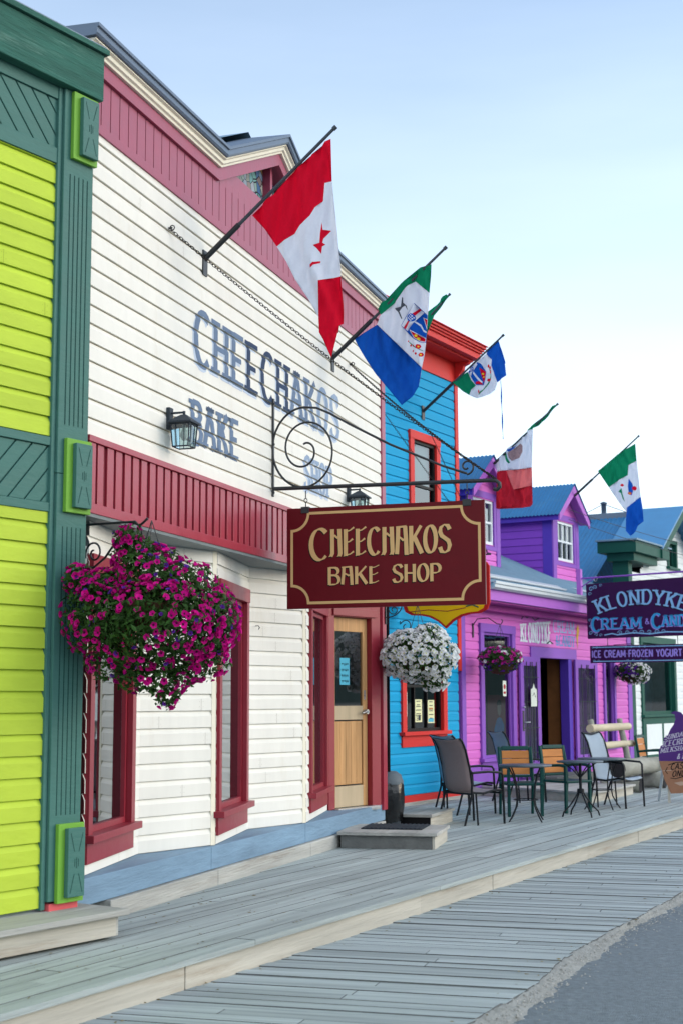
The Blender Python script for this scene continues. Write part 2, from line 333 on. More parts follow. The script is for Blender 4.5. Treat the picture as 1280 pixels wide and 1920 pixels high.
def window(root, M, y0, y1, z0, z1, x=.02, case=.11, trim=None, sash=None, sill=True, apron=0, bars=(), hbars=(), head=None, glass=None, depth=.1, inner=.8, imat=None, sashw=.045, name='window', sillout=.05, caseside=None, nocase=False, label=None, inm=.35):
    """casing boards round an opening, recessed jambs, sash with glazing bars, glass pane, dark room behind"""
    glass = glass or GLASS; head = head if head is not None else case
    c = MB(); c.M = M; c.use(trim); cs = caseside or case
    if not nocase:
        c.box(x-.02, x+.028, y0-cs, y0, z0, z1); c.box(x-.02, x+.028, y1, y1+cs, z0, z1); c.box(x-.02, x+.034, y0-cs-.01, y1+cs+.01, z1, z1+head)
    c.box(x-depth, x-.021, y0-.03, y0+.002, z0, z1); c.box(x-depth, x-.021, y1-.002, y1+.03, z0, z1)
    c.box(x-depth, x-.021, y0-.03, y1+.03, z1-.002, z1+.03); c.box(x-depth, x-.021, y0-.03, y1+.03, z0-.03, z0+.002)
    if apron: c.box(x-.02, x+.02, y0-cs, y1+cs, z0-.05-apron, z0-.05)
    wobj = c.build(name, root, bevel=.003)
    if label: wobj['label'] = label
    if sill and not nocase:
        s = MB(); s.M = M; s.use(trim); s.box(x-depth+.01, x+.03+sillout, y0-cs-.04, y1+cs+.04, z0-.05, z0+.004); s.build('sill', wobj, bevel=.004)
    s = MB(); s.M = M; s.use(sash or trim); xs, xe = x-depth+.01, x-depth+.045; e = .0025
    s.box(xs, xe, y0+e, y0+sashw, z0+.006, z1-e); s.box(xs, xe, y1-sashw, y1-e, z0+.006, z1-e); s.box(xs, xe, y0+sashw, y1-sashw, z1-sashw, z1-e); s.box(xs, xe, y0+sashw, y1-sashw, z0+.006, z0+.006+sashw)
    for yb in bars: s.box(xs+.005, xe-.005, yb-.012, yb+.012, z0+sashw, z1-sashw)
    for zb in hbars: s.box(xs+.004, xe-.004, y0+sashw, y1-sashw, zb-.02, zb+.02)
    s.build('frame', wobj)
    p = MB(); p.M = M; p.use(glass); xp = x-depth+.012
    p.quad((xp, y0+.02, z0+.02), (xp, y1-.02, z0+.02), (xp, y1-.02, z1-.02), (xp, y0+.02, z1-.02)); p.build('pane', wobj)
    r = MB(); r.M = M; r.use(imat or DARK); xi = x-depth-inner; a, b_, lo, hi = y0-inm, y1+inm, z0-min(.3, inm), z1+min(.2, inm); xo = x-depth-.012
    r.quad((xi, a, lo), (xi, b_, lo), (xi, b_, hi), (xi, a, hi)); r.quad((xi, a, lo), (xo, a, lo), (xo, b_, lo), (xi, b_, lo)); r.quad((xi, a, hi), (xi, b_, hi), (xo, b_, hi), (xo, a, hi))
    r.quad((xi, a, lo), (xi, a, hi), (xo, a, hi), (xo, a, lo)); r.quad((xi, b_, lo), (xo, b_, lo), (xo, b_, hi), (xi, b_, hi)); r.build('interior', wobj)
    return wobj

# ---------------------------------------------------------------- lettering
def arc(cx, cy, rx, ry, a0, a1, n=12): return [(cx+rx*math.cos(R(a0+(a1-a0)*i/n)), cy+ry*math.sin(R(a0+(a1-a0)*i/n))) for i in range(n+1)]
GL = {
 'A': (.62, [[(.02, 0), (.31, 1)], [(.31, 1), (.60, 0)], [(.13, .36), (.49, .36)]]),
 'a': (.56, [[(.05, 0), (.1, .55), (.12, 1)], [(.50, -.04), (.48, .5), (.44, 1)], [(.02, .97), (.5, 1.0)], [(.06, .5), (.2, .6), (.34, .5), (.48, .56)]]),
 'B': (.58, [[(.08, 0), (.08, 1)], [(.08, .97)]+arc(.3, .76, .2, .21, 90, -90, 8)+[(.08, .55)], [(.08, .53)]+arc(.32, .27, .22, .26, 90, -90, 8)+[(.08, .01)]]),
 'C': (.6, [arc(.34, .5, .28, .49, 48, 312, 18)]),
 'D': (.62, [[(.08, 0), (.08, 1)], [(.08, .97)]+arc(.28, .5, .28, .48, 88, -88, 12)+[(.08, .02)]]),
 'E': (.52, [[(.08, 0), (.08, 1)], [(.08, .96), (.48, .96)], [(.08, .5), (.4, .5)], [(.08, .04), (.5, .04)]]),
 'e': (.5, [[(.1, .0), (.1, .98)], [(.1, .9), (.3, .93), (.5, 1.04)], [(.1, .5), (.28, .52), (.44, .62)], [(.1, .04), (.3, .06), (.48, .16)]]),
 'F': (.5, [[(.08, 0), (.08, 1)], [(.08, .96), (.47, .96)], [(.08, .52), (.4, .52)]]),
 'G': (.62, [arc(.34, .5, .28, .49, 48, 330, 18), [(.38, .42), (.6, .42), (.6, .1)]]),
 'H': (.62, [[(.09, 0), (.09, 1)], [(.53, 0), (.53, 1)], [(.09, .5), (.53, .5)]]),
 'h': (.58, [[(.06, 0), (.12, .1), (.12, 1)], [(.46, 0), (.5, .1), (.46, 1)], [(.12, .7), (.24, .76), (.36, .68), (.48, .74)]]),
 'I': (.22, [[(.11, 0), (.11, 1)]]),
 'K': (.6, [[(.09, 0), (.09, 1)], [(.55, 1), (.12, .45)], [(.24, .6), (.58, 0)]]),
 'L': (.5, [[(.08, 0), (.08, 1)], [(.08, .04), (.48, .04)]]),
 'M': (.78, [[(.08, 0), (.1, 1)], [(.1, 1), (.39, .2)], [(.39, .2), (.68, 1)], [(.68, 1), (.7, 0)]]),
 'N': (.66, [[(.09, 0), (.09, 1)], [(.09, 1), (.57, 0)], [(.57, 0), (.57, 1)]]),
 'O': (.62, [arc(.31, .5, .25, .48, 90, 450, 22)]),
 'P': (.56, [[(.08, 0), (.08, 1)], [(.08, .97)]+arc(.3, .72, .22, .25, 90, -90, 8)+[(.08, .47)]]),
 'R': (.6, [[(.08, 0), (.08, 1)], [(.08, .97)]+arc(.3, .74, .2, .23, 90, -90, 8)+[(.08, .51)], [(.3, .5), (.56, 0)]]),
 'S': (.56, [[(.5, .82), (.42, .96), (.26, 1.0), (.1, .9), (.07, .74), (.14, .6), (.28, .52), (.44, .42), (.5, .26), (.44, .08), (.28, .0), (.12, .04), (.05, .2)]]),
 'T': (.56, [[(.28, 0), (.28, 1)], [(.02, .96), (.54, .96)]]),
 'U': (.6, [[(.09, 1), (.09, .3)]+arc(.3, .27, .21, .26, 180, 360, 8)+[(.51, 1)]]),
 'W': (.84, [[(.02, 1), (.2, 0)], [(.2, 0), (.42, .9)], [(.42, .9), (.64, 0)], [(.64, 0), (.82, 1)]]),
 'X': (.58, [[(.04, 0), (.54, 1)], [(.54, 0), (.04, 1)]]),
 'Y': (.6, [[(.3, 0), (.3, .5), (.04, 1)], [(.3, .5), (.56, 1)]]),
 'Z': (.56, [[(.04, .96), (.52, .96), (.04, .04), (.54, .04)]]),
 '&': (.6, [[(.58, .02), (.2, .62), (.16, .8), (.26, .96), (.38, .86), (.34, .68), (.1, .4), (.08, .16), (.22, .02), (.4, .1), (.54, .42)]]),
 ' ': (.34, []), '.': (.3, [[(.1, .45), (.18, .5)]]), '-': (.3, [[(.05, .5), (.26, .5)]]), '3': (.5, [arc(.22, .75, .22, .23, 140, -80, 8)+arc(.22, .27, .24, .26, 80, -140, 8)]),
}
def ribbon(pts, wf):
    n = len(pts); Lp = []; Rp = []; closed = (abs(pts[0][0]-pts[-1][0])+abs(pts[0][1]-pts[-1][1])) < 1e-6
    for i in range(n):
        a = pts[i-1] if i else (pts[-2] if closed else pts[0]); b = pts[i+1] if i < n-1 else (pts[1] if closed else pts[-1])
        dx, dy = b[0]-a[0], b[1]-a[1]; l = math.hypot(dx, dy) or 1; nx, ny = -dy/l, dx/l; h = wf(nx, ny)/2
        Lp.append((pts[i][0]+nx*h, pts[i][1]+ny*h)); Rp.append((pts[i][0]-nx*h, pts[i][1]-ny*h))
    return [(Rp[i], Rp[i+1], Lp[i+1], Lp[i]) for i in range(n-1)]
def letters(text, style, h, width, sw=.13):
    """list of (quad, layer, letterindex) in a box width x h, origin lower-left"""
    gap = {'slab': .12, 'nib': .07, 'sans': .1}[style]; tot = sum(GL[c][0]+gap for c in text)-gap; sx = width/tot; x = 0; out = []
    for ci, c in enumerate(text):
        gw, st = GL[c]
        for si, s in enumerate(st):
            P = [((x+px)*sx, py*h) for px, py in s]
            if style == 'nib': wf = lambda nx, ny: h*(sw*abs(nx*.94+ny*.34)+.035)
            elif style == 'slab': wf = lambda nx, ny: h*(sw*.62+sw*.5*abs(nx))
            else: wf = lambda nx, ny: h*sw
            for q in ribbon(P, wf): out.append((q, si % 5, ci))
            if style == 'slab':
                for e, o in ((P[0], P[1]), (P[-1], P[-2])):
                    if abs(e[0]-o[0]) < abs(e[1]-o[1])*.9+1e-6 and (e[1] < h*.06 or e[1] > h*.94) and c not in 'OSG&':
                        sgn = 1 if e[1] < h/2 else -1; wv = h*sw*.95+.04*sx; hh = h*.05
                        y0 = 0 if sgn > 0 else h-2*hh
                        out.append((((e[0]-wv, y0), (e[0]+wv, y0), (e[0]+wv, y0+2*hh), (e[0]-wv, y0+2*hh)), 5, ci))
            if style == 'nib' and len(P) == 2 or (style == 'nib' and c in 'he'):
                e = P[0]
                if abs(P[0][0]-P[-1][0]) < h*.3 and e[1] < h*.1: out.append((((e[0]-h*.1, e[1]-.02*h), (e[0]+h*.05, e[1]+.01*h), (e[0]+h*.07, e[1]+h*.05), (e[0]-h*.03, e[1]+h*.05)), 5, ci))
        x += gw+gap
    return out
def put_letters(mb, L, fn, mt=None, dx=0, dy=0, lift=0, idx=None):
    """fn(a,b,lift)->3D point"""
    for q, lay, ci in L:
        if idx is not None and ci not in idx: continue
        if mt: mb.use(mt)
        mb.add([fn(a+dx, b+dy, lift+lay*.00015) for a, b in q], [(0, 1, 2, 3)])

# ================================================================ THE GROUND
def struct(o): o['kind'] = 'structure'; return o
g = MB().use(EARTH); g.quad((-900, -300, -.26), (900, -300, -.26), (900, 1800, -.26), (-900, 1800, -.26)); struct(g.build('ground'))
hl = MB().use(mat('far_hill_forest', (46, 66, 58), .95, .4, 0, .01)); hl.smooth = True; rnd = random.Random(12); vs = []
N_ = 90
for i in range(N_+1):
    a = R(38+i*(300-38)/N_); h_ = 70+30*math.sin(i*.23)+28*math.sin(i*.71+1)+rnd.uniform(-4, 4); h_ *= min(1, i/8, (N_-i)/8)+.02
    for d_, f_ in ((700, 0), (820, .45), (980, .9), (1100, 1.0), (1500, 0)): vs.append((math.sin(a)*d_, math.cos(a)*d_, -.3+h_*f_))
hl.add(vs, [(i*5+j, i*5+j+1, (i+1)*5+j+1, (i+1)*5+j) for i in range(N_) for j in range(4)]); struct(hl.build('unseen_hills'))  # hill ring out of view, added to darken the window reflections
# road in K frame (x out from deck edge)
Kinv = K.M.inverted()
outer_w = [(-3.2, .6), (-.9, 5.1), (.1, 6.9), (.652, 7.938), (1.037, 8.744), (1.2, 9.1), (1.395, 9.7), (1.612, 10.224), (2.054, 11.147), (2.429, 11.873), (2.938, 12.972), (3.3, 13.7), (8.9, 24.6), (22, 50.0)]
outer = [tuple(Kinv @ Vector((a, b, 0)))[:2] for a, b in outer_w]   # (x,y) in K
def outer_x(y):
    for (x0, y0), (x1, y1) in zip(outer, outer[1:]):
        if y0 <= y <= y1: return x0+(x1-x0)*(y-y0)/(y1-y0)
    return outer[0][0] if y < outer[0][1] else outer[-1][0]
road = MB().use(ROADM); road.M = K.M
road.quad((1.45, -30, -.235), (16, -30, -.235), (16, 300, -.235), (1.45, 300, -.235)); struct(road.build('road'))
ver = MB().use(SAND); ver.M = K.M; ver.smooth = True
ys = [-8+.035*i for i in range(0, 1000)]; rows = []; rnd = random.Random(3)
wid = 0
for y in ys:
    ox = outer_x(y); wid = wid*.85+rnd.uniform(-.018, .018); w2 = .10+wid+.035*math.sin(y*.9)+.03*math.sin(y*2.3+1)+.012*math.sin(y*9)
    rows.append([(ox-.12, y, -.215+rnd.uniform(-.006, .006)), (ox+.012, y, -.187+rnd.uniform(-.008, .006)), (ox+w2*.4, y, -.207+rnd.uniform(-.01, .008)), (ox+w2*.75, y, -.222), (ox+w2, y, -.238)])
vs = [p for r in rows for p in r]; n5 = 5
ver.add(vs, [(i*n5+j, i*n5+j+1, (i+1)*n5+j+1, (i+1)*n5+j) for i in range(len(rows)-1) for j in range(4)]); struct(ver.build('sand_verge'))
gv = MB().use(mat('gravel_stone', (150, 150, 146), .9, .2, 0, 30, isl=.35)); rnd = random.Random(17)
for i in range(2600):
    yk = rnd.uniform(-1.5, 9) if i < 1800 else rnd.uniform(9, 22); d_ = abs(rnd.gauss(0, .09)); xk = outer_x(yk)+.03+d_; z_ = -.2-min(.034, d_*.17); s_ = rnd.uniform(.003, .009)*(1.7 if rnd.random() < .06 else 1); a_ = rnd.random()*3
    pts_ = [(xk+s_*math.cos(a_+q), yk+s_*math.sin(a_+q), z_) for q in (0, 1.5, 3.1, 4.7)]+[(xk, yk, z_+s_*.9)]
    gv.add(pts_, [(0, 1, 4), (1, 2, 4), (2, 3, 4), (3, 0, 4)])
o = gv.build('gravel'); o.matrix_world = K.M; o['kind'] = 'stuff'; tag(o, 'loose gravel scattered where the lower boardwalk meets the road', 'gravel')
# lower walk: planks laid across, slightly skewed to the deck edge
Q = Frame(-1.147, 8.474, 16.5); QK = Kinv @ Q.M
lw = MB().use(DECK2); y = -9; rnd = random.Random(5)
def cross(yq, fx):     # walk along x in Q until K-x exceeds fx(K-y)
    x = -3
    while x < 30:
        p = QK @ Vector((x, yq, 0))
        if p.x >= fx(p.y): return x
        x += .02
    return x
while y < 46:
    pw = .137; xa = cross(y+pw/2, lambda q: -.12); xb = cross(y+pw/2, outer_x)+rnd.uniform(-.006, .006)
    slope = math.tan(R(27.4-16.5)); xm = xa+(xb-xa)*rnd.uniform(.2, .8) if rnd.random() < .35 else None; dz = rnd.uniform(-.004, .004)
    sl0 = (cross(y+pw, outer_x)-cross(y, outer_x))/2; pw_ = rnd.choice((.0, .0, .0, .006))
    for u0, u1 in ([(xa, xm-.003), (xm+.003, xb)] if xm else [(xa, xb)]):
        z = -.182+dz+rnd.uniform(-.001, .001); t = .02
        e0, e1 = (u1-sl0, u1+sl0) if u1 == xb else (u1, u1); ya, yb = y+.004+pw_, y+pw-.004
        lw.add([(u0, y, z-t), (e0, y, z-t), (e1, y+pw, z-t), (u0, y+pw, z-t), (u0, ya, z), (e0, ya, z), (e1, yb, z), (u0, yb, z)], [(4, 5, 6, 7)]); V_ = lw.v[-8:]
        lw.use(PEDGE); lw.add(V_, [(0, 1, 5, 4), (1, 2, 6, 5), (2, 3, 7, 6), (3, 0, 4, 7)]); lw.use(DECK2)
    y += pw+.006
struct(lw.build('lower_boardwalk')).matrix_world = Q.M
# upper deck: planks along the street
dk = MB().use(DECK); rnd = random.Random(9)
x = -.14; pw = .14; first = True
while x > -6.5:
    y = -10-rnd.random()*3
    while y < 60:
        ln = rnd.choice([3.6, 4.2, 4.8, 3.0]); z = rnd.uniform(-.002, .002); x0, x1 = x+.004, x+pw-.004
        if first: x1 += .02
        dk.add([(x0, y, z-.035), (x1, y, z-.035), (x1, y+ln, z-.035), (x0, y+ln, z-.035), (x0, y, z), (x1, y, z), (x1, y+ln, z), (x0, y+ln, z)], [(4, 5, 6, 7)]+([(1, 2, 6, 5)] if first else []))
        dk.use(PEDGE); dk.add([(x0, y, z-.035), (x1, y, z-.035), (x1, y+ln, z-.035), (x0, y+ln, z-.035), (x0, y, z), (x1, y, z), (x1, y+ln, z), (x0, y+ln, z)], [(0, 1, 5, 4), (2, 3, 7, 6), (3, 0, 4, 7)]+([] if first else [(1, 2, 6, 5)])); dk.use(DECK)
        y += ln+.004
    x -= pw+.001; first = False
dko = struct(dk.build('boardwalk')); dko.matrix_world = K.M
fa = MB().use(FASC); y = -10; k = 0
for y0, y1 in zip([-10, -3.2, .45, 3.9, 5.5, 8.3, 10.3, 12.4, 16, 20, 25, 32, 42], [-3.2, .45, 3.9, 5.5, 8.3, 10.3, 12.4, 16, 20, 25, 32, 42, 60]):
    fa.box(-.05, -.012-.004*(k % 2), y0+.003, y1-.003, -.2, -.037); k += 1
struct(fa.build('boardwalk_fascia', bevel=.003)).matrix_world = K.M
nl = MB().use(mat('rusty_nail_head', (70, 62, 56), .8, .2, 0)); rnd = random.Random(31)
for i in range(30):
    for j in range(46):
        if rnd.random() < .15: continue
        x_ = -.14-.141*i+rnd.uniform(.02, .11); y_ = -3+j*.41+rnd.uniform(-.012, .012); s_ = rnd.uniform(.0022, .0038)
        nl.quad((x_-s_, y_-s_, .0036), (x_+s_, y_-s_, .0036), (x_+s_, y_+s_, .0036), (x_-s_, y_+s_, .0036))
o = nl.build('nail_heads'); o.matrix_world = K.M; struct(o)
# scattered dry leaves and grit
lf = MB().use(LEAF2); rnd = random.Random(11)
for i in range(420):
    if i < 150: xk, yk, z = rnd.uniform(-2.2, -.2), rnd.uniform(-.6, 3.4), .004
    elif i < 260: xk, yk, z = rnd.uniform(.0, .18), rnd.uniform(-1, 14), -.176
    elif i < 330:
        yk = rnd.uniform(-1, 14); xk, z = outer_x(yk)+rnd.uniform(-.2, .05), -.176 
    else: xk, yk, z = rnd.uniform(-4, 1), rnd.uniform(-1, 14), .004
    if z > 0 and xk > -.03: xk = -.1
    p = K.w(xk, yk, z); a = rnd.random()*6.28; s = rnd.uniform(.006, .016)*(1.4 if rnd.random() < .2 else 1)
    lf.add([(p.x+math.cos(a+q)*s*r_, p.y+math.sin(a+q)*s*r_, p.z+rnd.uniform(0, .006)) for q, r_ in ((0, 1.3), (1.4, .5), (3.1, 1.2), (4.6, .6))], [(0, 1, 2, 3)])
o = lf.build('dry_leaves'); o['kind'] = 'stuff'; tag(o, 'dry brown leaves and grit scattered along the boardwalk edges', 'leaves')

# ================================================================ LIME BUILDING
gb = G.thing('lime_building', 'lime green clapboard building with dark green trim at the left edge of the photo', 'building')
LJ = mat('lime_joint_line', (126, 146, 44), .7, .1, 0)
m = MB().use(LIME)
siding(m, -6, -.3, .21, 2.81, .14, .02, -.06, jm=LJ); siding(m, -6, -.3, 3.325, 5.25, .137, .02, -.06, jm=LJ); m.build('wall', gb)
m = MB().use(GREEN)      # diagonal board panels
def diag(mb, y0, y1, z0, z1, dirn):
    mb.box(-.1, -.062, y0, y1, z0, z1)
    st = .125; n = int((y1-y0+(z1-z0))/st)+3
    for i in range(-2, n):
        ya = y0+i*st*1.15; pts = [(ya, z0), (ya+st*1.15-.014, z0), (ya+st*1.15-.014+dirn*(z1-z0)*.9, z1), (ya+dirn*(z1-z0)*.9, z1)]
        q = []; 
        P = pts
        for lim, side in ((y0, 1), (y1, -1)):
            q = []
            for k in range(len(P)):
                a, b = P[k], P[(k+1) % len(P)]; ia = (a[0]-lim)*side >= 0; ib = (b[0]-lim)*side >= 0
                if ia: q.append(a)
                if ia != ib: t = (lim-a[0])/(b[0]-a[0]); q.append((lim, a[1]+(b[1]-a[1])*t))
            P = q
            if len(P) < 3: break
        if len(P) >= 3: mb.prism(P, lambda y, z: (-.0615, y, z), lambda y, z: (-.045, y, z))
diag(m, -6, -.3, 5.37, 5.72, -1); m.box(-.1, -.03, -6, -.3, 5.255, 5.365); m.box(-.1, -.03, -6, -.3, 5.722, 5.81)
m.build('upper_diagonal_panel', gb, bevel=.003)
m = MB().use(GREEN); diag(m, -6, -.3, 2.875, 3.26, 1); m.box(-.1, -.03, -6, -.3, 2.812, 2.872); m.box(-.1, -.03, -6, -.3, 3.263, 3.322); m.build('lower_diagonal_panel', gb, bevel=.003)
m = MB().use(GREENW); m.box(-.3, .05, -6, .03, 5.812, 6.16); m.build('frieze_beam', gb, bevel=.006)
m = MB().use(GREENW); m.box(-.35, .075, -6, .06, 6.163, 6.205); m.use(GUT); m.box(-.35, .06, -6, .05, 6.207, 6.222); m.build('cap_board', gb, bevel=.004)
m = MB().use(GREEN)
m.box(-.12, -.022, -.335, -.298, .2, 5.81); m.box(-.16, -.001, -.297, -.02, 3.08, 5.811); m.box(-.158, .0, -.295, -.02, .25, 3.077); m.box(-.16, -.012, -.02, .0, .25, 5.811)
def groove(y, z0, z1): mm.box(.0, .0015, y-.0035, y+.0035, z0, z1)
pil = m.build('pilaster', gb, bevel=.004)
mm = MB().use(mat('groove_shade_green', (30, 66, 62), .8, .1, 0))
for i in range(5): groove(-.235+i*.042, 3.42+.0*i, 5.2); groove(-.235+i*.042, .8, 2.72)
mm.build('flute_lines', pil)
for z0, z1 in ((5.31, 5.80), (2.817, 3.325), (.235, .745)):
    q = MB().use(LEAFG); q.box(.001, .032, -.24, -.005, z0, z1); qo = q.build('plaque_backing', pil, bevel=.003)
    q = MB().use(GREEN); q.box(.033, .068, -.185, -.03, z0+.035, z1-.03)
    q.use(mm.mats[0]); yc = -.108; zc = (z0+z1)/2; hgt = (z1-z0)
    for sy in (-1, 1):
        for sz in (-1, 1):
            a = (yc+sy*.02, zc+sz*hgt*.14); b = (yc+sy*.055, zc+sz*hgt*.38); e = .003
            q.quad((.0688, a[0]-e, a[1]), (.0688, a[0]+e, a[1]), (.0688, b[0]+e, b[1]), (.0688, b[0]-e, b[1]))
    for k in (-1, 0, 1): q.quad((.0688, yc+k*.016-.003, zc-.035+abs(k)*.01), (.0688, yc+k*.016+.003, zc-.035+abs(k)*.01), (.0688, yc+k*.016+.003, zc+.035-abs(k)*.01), (.0688, yc+k*.016-.003, zc+.035-abs(k)*.01))
    q.build('plaque', pil, bevel=.004)
m = MB().use(SALM); m.box(-.15, -.004, -.28, -.02, .19, .235); m.build('undercoat_plinth', gb)
m = MB().use(GREEN); m.box(-3, -.165, -.1, -.001, 0, 6.15); m.box(-3, -.165, -6, -.1, 6.0, 6.15); m.build('end_wall', gb)
# low plank bench-step below it
st = G.thing('wooden_ledge', 'long low weathered plank step along the foot of the lime green wall', 'step')
m = MB().use(BEAM); m.box(-.4, .34, -6, .12, .15, .19); m.build('tread', st, bevel=.006)
m = MB().use(FASC); m.box(-.3, .29, -6, .045, .02, .148); m.use(BEAM); m.box(-.3, .285, .047, .07, .02, .148); m.build('riser', st, bevel=.004)

# ================================================================ WHITE BAKERY
wb = W.thing('white_bakery', 'white clapboard bakery with maroon bands, gabled parapet and blue painted lettering', 'building')
L0, L1 = -.6, 7.0
m = MB().use(WHITE); PIT = .139; Z0 = 3.43
WJ = mat('white_joint_line', (150, 142, 124), .7, .1, 0); TANG = mat('bare_wood_gap', (176, 152, 108), .8, .2, 0); siding(m, L0, 6.86, Z0, 5.72, PIT, .018, 0, cove=.25, gap=.0065, gapm=TANG, jm=WJ); m.quad((0, L0, Z0), (-.02, L0, Z0), (-.02, L0, 5.8), (0, L0, 5.8)); m.build('upper_wall', wb)
def wallx(z):
    q = (z-Z0) % PIT; return .018*(1 if q <= PIT*.75 else (PIT-q)/(PIT*.25))
# frieze (upper maroon band)
m = MB().use(GROOVE); m.box(-.05, .012, L0, L1, 5.72, 6.3); m.use(PINKR)
y = L0+.01
while y < L1-.02:
    m.box(.012, .021, y, min(y+.138, L1), 5.79, 6.23); y += .15
m.box(.012, .034, L0, L1, 5.715, 5.788)
m.build('frieze', wb, bevel=.002)
ridge = [(-.75, 6.26), (1.73, 6.26), (3.25, 6.965), (4.78, 6.26), (7.2, 6.26)]
m = MB().use(PINKR)
sweep(m, [(L0, 6.26), (1.73, 6.26), (3.25, 6.965), (4.78, 6.26), (L1, 6.26)], [(.0, -.11), (.05, -.11), (.05, 0), (.0, 0)]); m.build('frieze_rail', wb, bevel=.003)
m = MB().use(CREAM)
sweep(m, ridge, [(-.1, .001), (.075, .001), (.08, .02), (.098, .03), (.102, .058), (.125, .068), (.125, .079), (-.1, .079)]); m.build('crown_moulding', wb, bevel=.002)
m = MB().use(GUT)
sweep(m, [(ridge[0][0]-.03, 6.26), *ridge[1:4], (7.25, 6.26)], [(-.18, .081), (.14, .081), (.152, .10), (.152, .14), (.168, .145), (.168, .172), (-.3, .19)]); m.build('gutter_fascia', wb, bevel=.002)
m = MB().use(GUT)
m.box(-.32, -.16, -.78, -.5, 6.2, 6.44)
m.build('roof_end_return', wb)
m = MB().use(TING)   # main roof behind the parapet and the gable roof running back
m.quad((-.3, -.7, 6.5), (-.3, 7.2, 6.5), (-5, 7.2, 6.9), (-5, -.7, 6.9))
for (a, b) in (((1.6, 6.46), (3.25, 7.235)), ((3.25, 7.235), (4.9, 6.46))):
    m.quad((-.28, a[0], a[1]), (-.28, b[0], b[1]), (-3, b[0], b[1]), (-3, a[0], a[1]))
m.build('roof', wb)
# gable face with triangular stained-glass light
gz, gy0, gy1, gap = 6.355, 2.17, 4.36, 6.87
m = MB().use(PINKR)
m.add([(.02, 1.5, 6.16), (.02, gy0, gz), (.02, (gy0+gy1)/2, gap), (.02, 3.25, 6.95), (.02, gy1, gz), (.02, 5.0, 6.16)], [(0, 5, 4, 1), (0, 1, 2, 3), (3, 2, 4, 5)])
yc = (gy0+gy1)/2
for a, b in (((gy0, gz), (yc, gap)), ((yc, gap), (gy1, gz)), ((gy1, gz), (gy0, gz))):
    m.quad((.02, a[0], a[1]), (.02, b[0], b[1]), (-.14, b[0], b[1]), (-.14, a[0], a[1]))
gab = m.build('gable_panel', wb)
m = MB().use(STAIN); m.add([(-.12, gy0, gz), (-.12, gy1, gz), (-.12, yc, gap)], [(0, 1, 2)]); gw = m.build('stained_glass_window', wb)
m = MB().use(PINKR); m.box(-.12, -.04, yc-.03, yc+.03, gz, gap-.02); m.build('mullion', gw)
# lower maroon band
m = MB().use(GROOVE); m.box(-.04, .03, L0, L1, 2.92, 3.4); m.use(REDP); y = L0+.02; rnd = random.Random(2)
while y < L1-.05:
    ww = .096+rnd.uniform(-.006, .006); xx = .046+rnd.uniform(-.003, .003)
    m.box(.03, xx, y, min(y+ww, L1), 2.945, 3.385); y += .142
m.box(-.04, .062, L0, L1, 3.386, 3.432); m.box(-.04, .066, L0, L1, 2.87, 2.943)
m.build('ribbed_band', wb, bevel=.003)
m = MB().use(SOFF); m.box(-.9, .058, L0, L1, 2.845, 2.869); m.build('soffit', wb)
m = MB().use(PINKR); m.box(-.05, .036, 6.86, 7.0, 3.434, 5.714); m.use(REDP); m.box(-.05, .03, 6.85, 7.0, .26, 2.843); m.build('corner_board', wb, bevel=.003)
m = MB().use(WHITE); siding(m, 0, 5, .3, 6.2, PIT, .016, 0)
for v in range(len(m.v)): a = m.v[v]; m.v[v] = (-a[1]-.06, 6.99+a[0]*.5, a[2])
m.build('end_wall', wb)
# saw-tooth ground floor
PTS = {'A': (-.08, -.35), 'B': (-.36, 1.1), 'C': (-.05, 1.95), 'D': (-.33, 3.4), 'E': (-.04, 4.25), 'F': (-.34, 5.8), 'G': (-.03, 6.7)}
m = MB().use(WHITE); tr = MB().use(CREAM)
WIN = [('A', 'B', (.12, 1.15)), ('C', 'D', (.11, 1.25)), ('E', 'F', (.30, 1.38))]
for k, (a, b, (wy0, wy1)) in enumerate(WIN):
    M, Ls = seg(PTS[a], PTS[b]); m.M = M; tr.M = M
    siding(m, 0.0, Ls, .324, 2.844, PIT*1.02, .018, 0, jm=WJ, holes=[(wy0-.02, wy1+.02, .6, 2.5)])
    tr.box(-.02, .012, 0.05, Ls-.02, .325, .4)
    lab = ['front window beside the green pilaster', 'middle maroon-framed window', 'narrow window beside the wooden door'][k]
    wo_ = window(wb, M, wy0+.0, wy1-.0, .6, 2.48, x=.02, case=.1, trim=REDT, apron=.15, head=.13, depth=.065 if k < 2 else .055, inner=.6, inm=.03, label='tall maroon %s' % lab, sashw=.045)
    if k == 0:
        c = MB().use(CURT); c.M = M; c.box(-.30, -.28, wy0+.02, wy1-.02, 1.05, 2.45); c.build('curtain', wo_)
for a, b in (('B', 'C'), ('D', 'E')):
    M, Ls = seg(PTS[a], PTS[b]); m.M = M; tr.M = M
    siding(m, 0, Ls-.03, .324, 2.844, PIT*1.02, .018, 0, jm=WJ); tr.box(-.02, .021, Ls-.055, Ls-.001, .324, 2.844)
m.build('lower_wall', wb); tr.build('corner_trim', wb, bevel=.002)
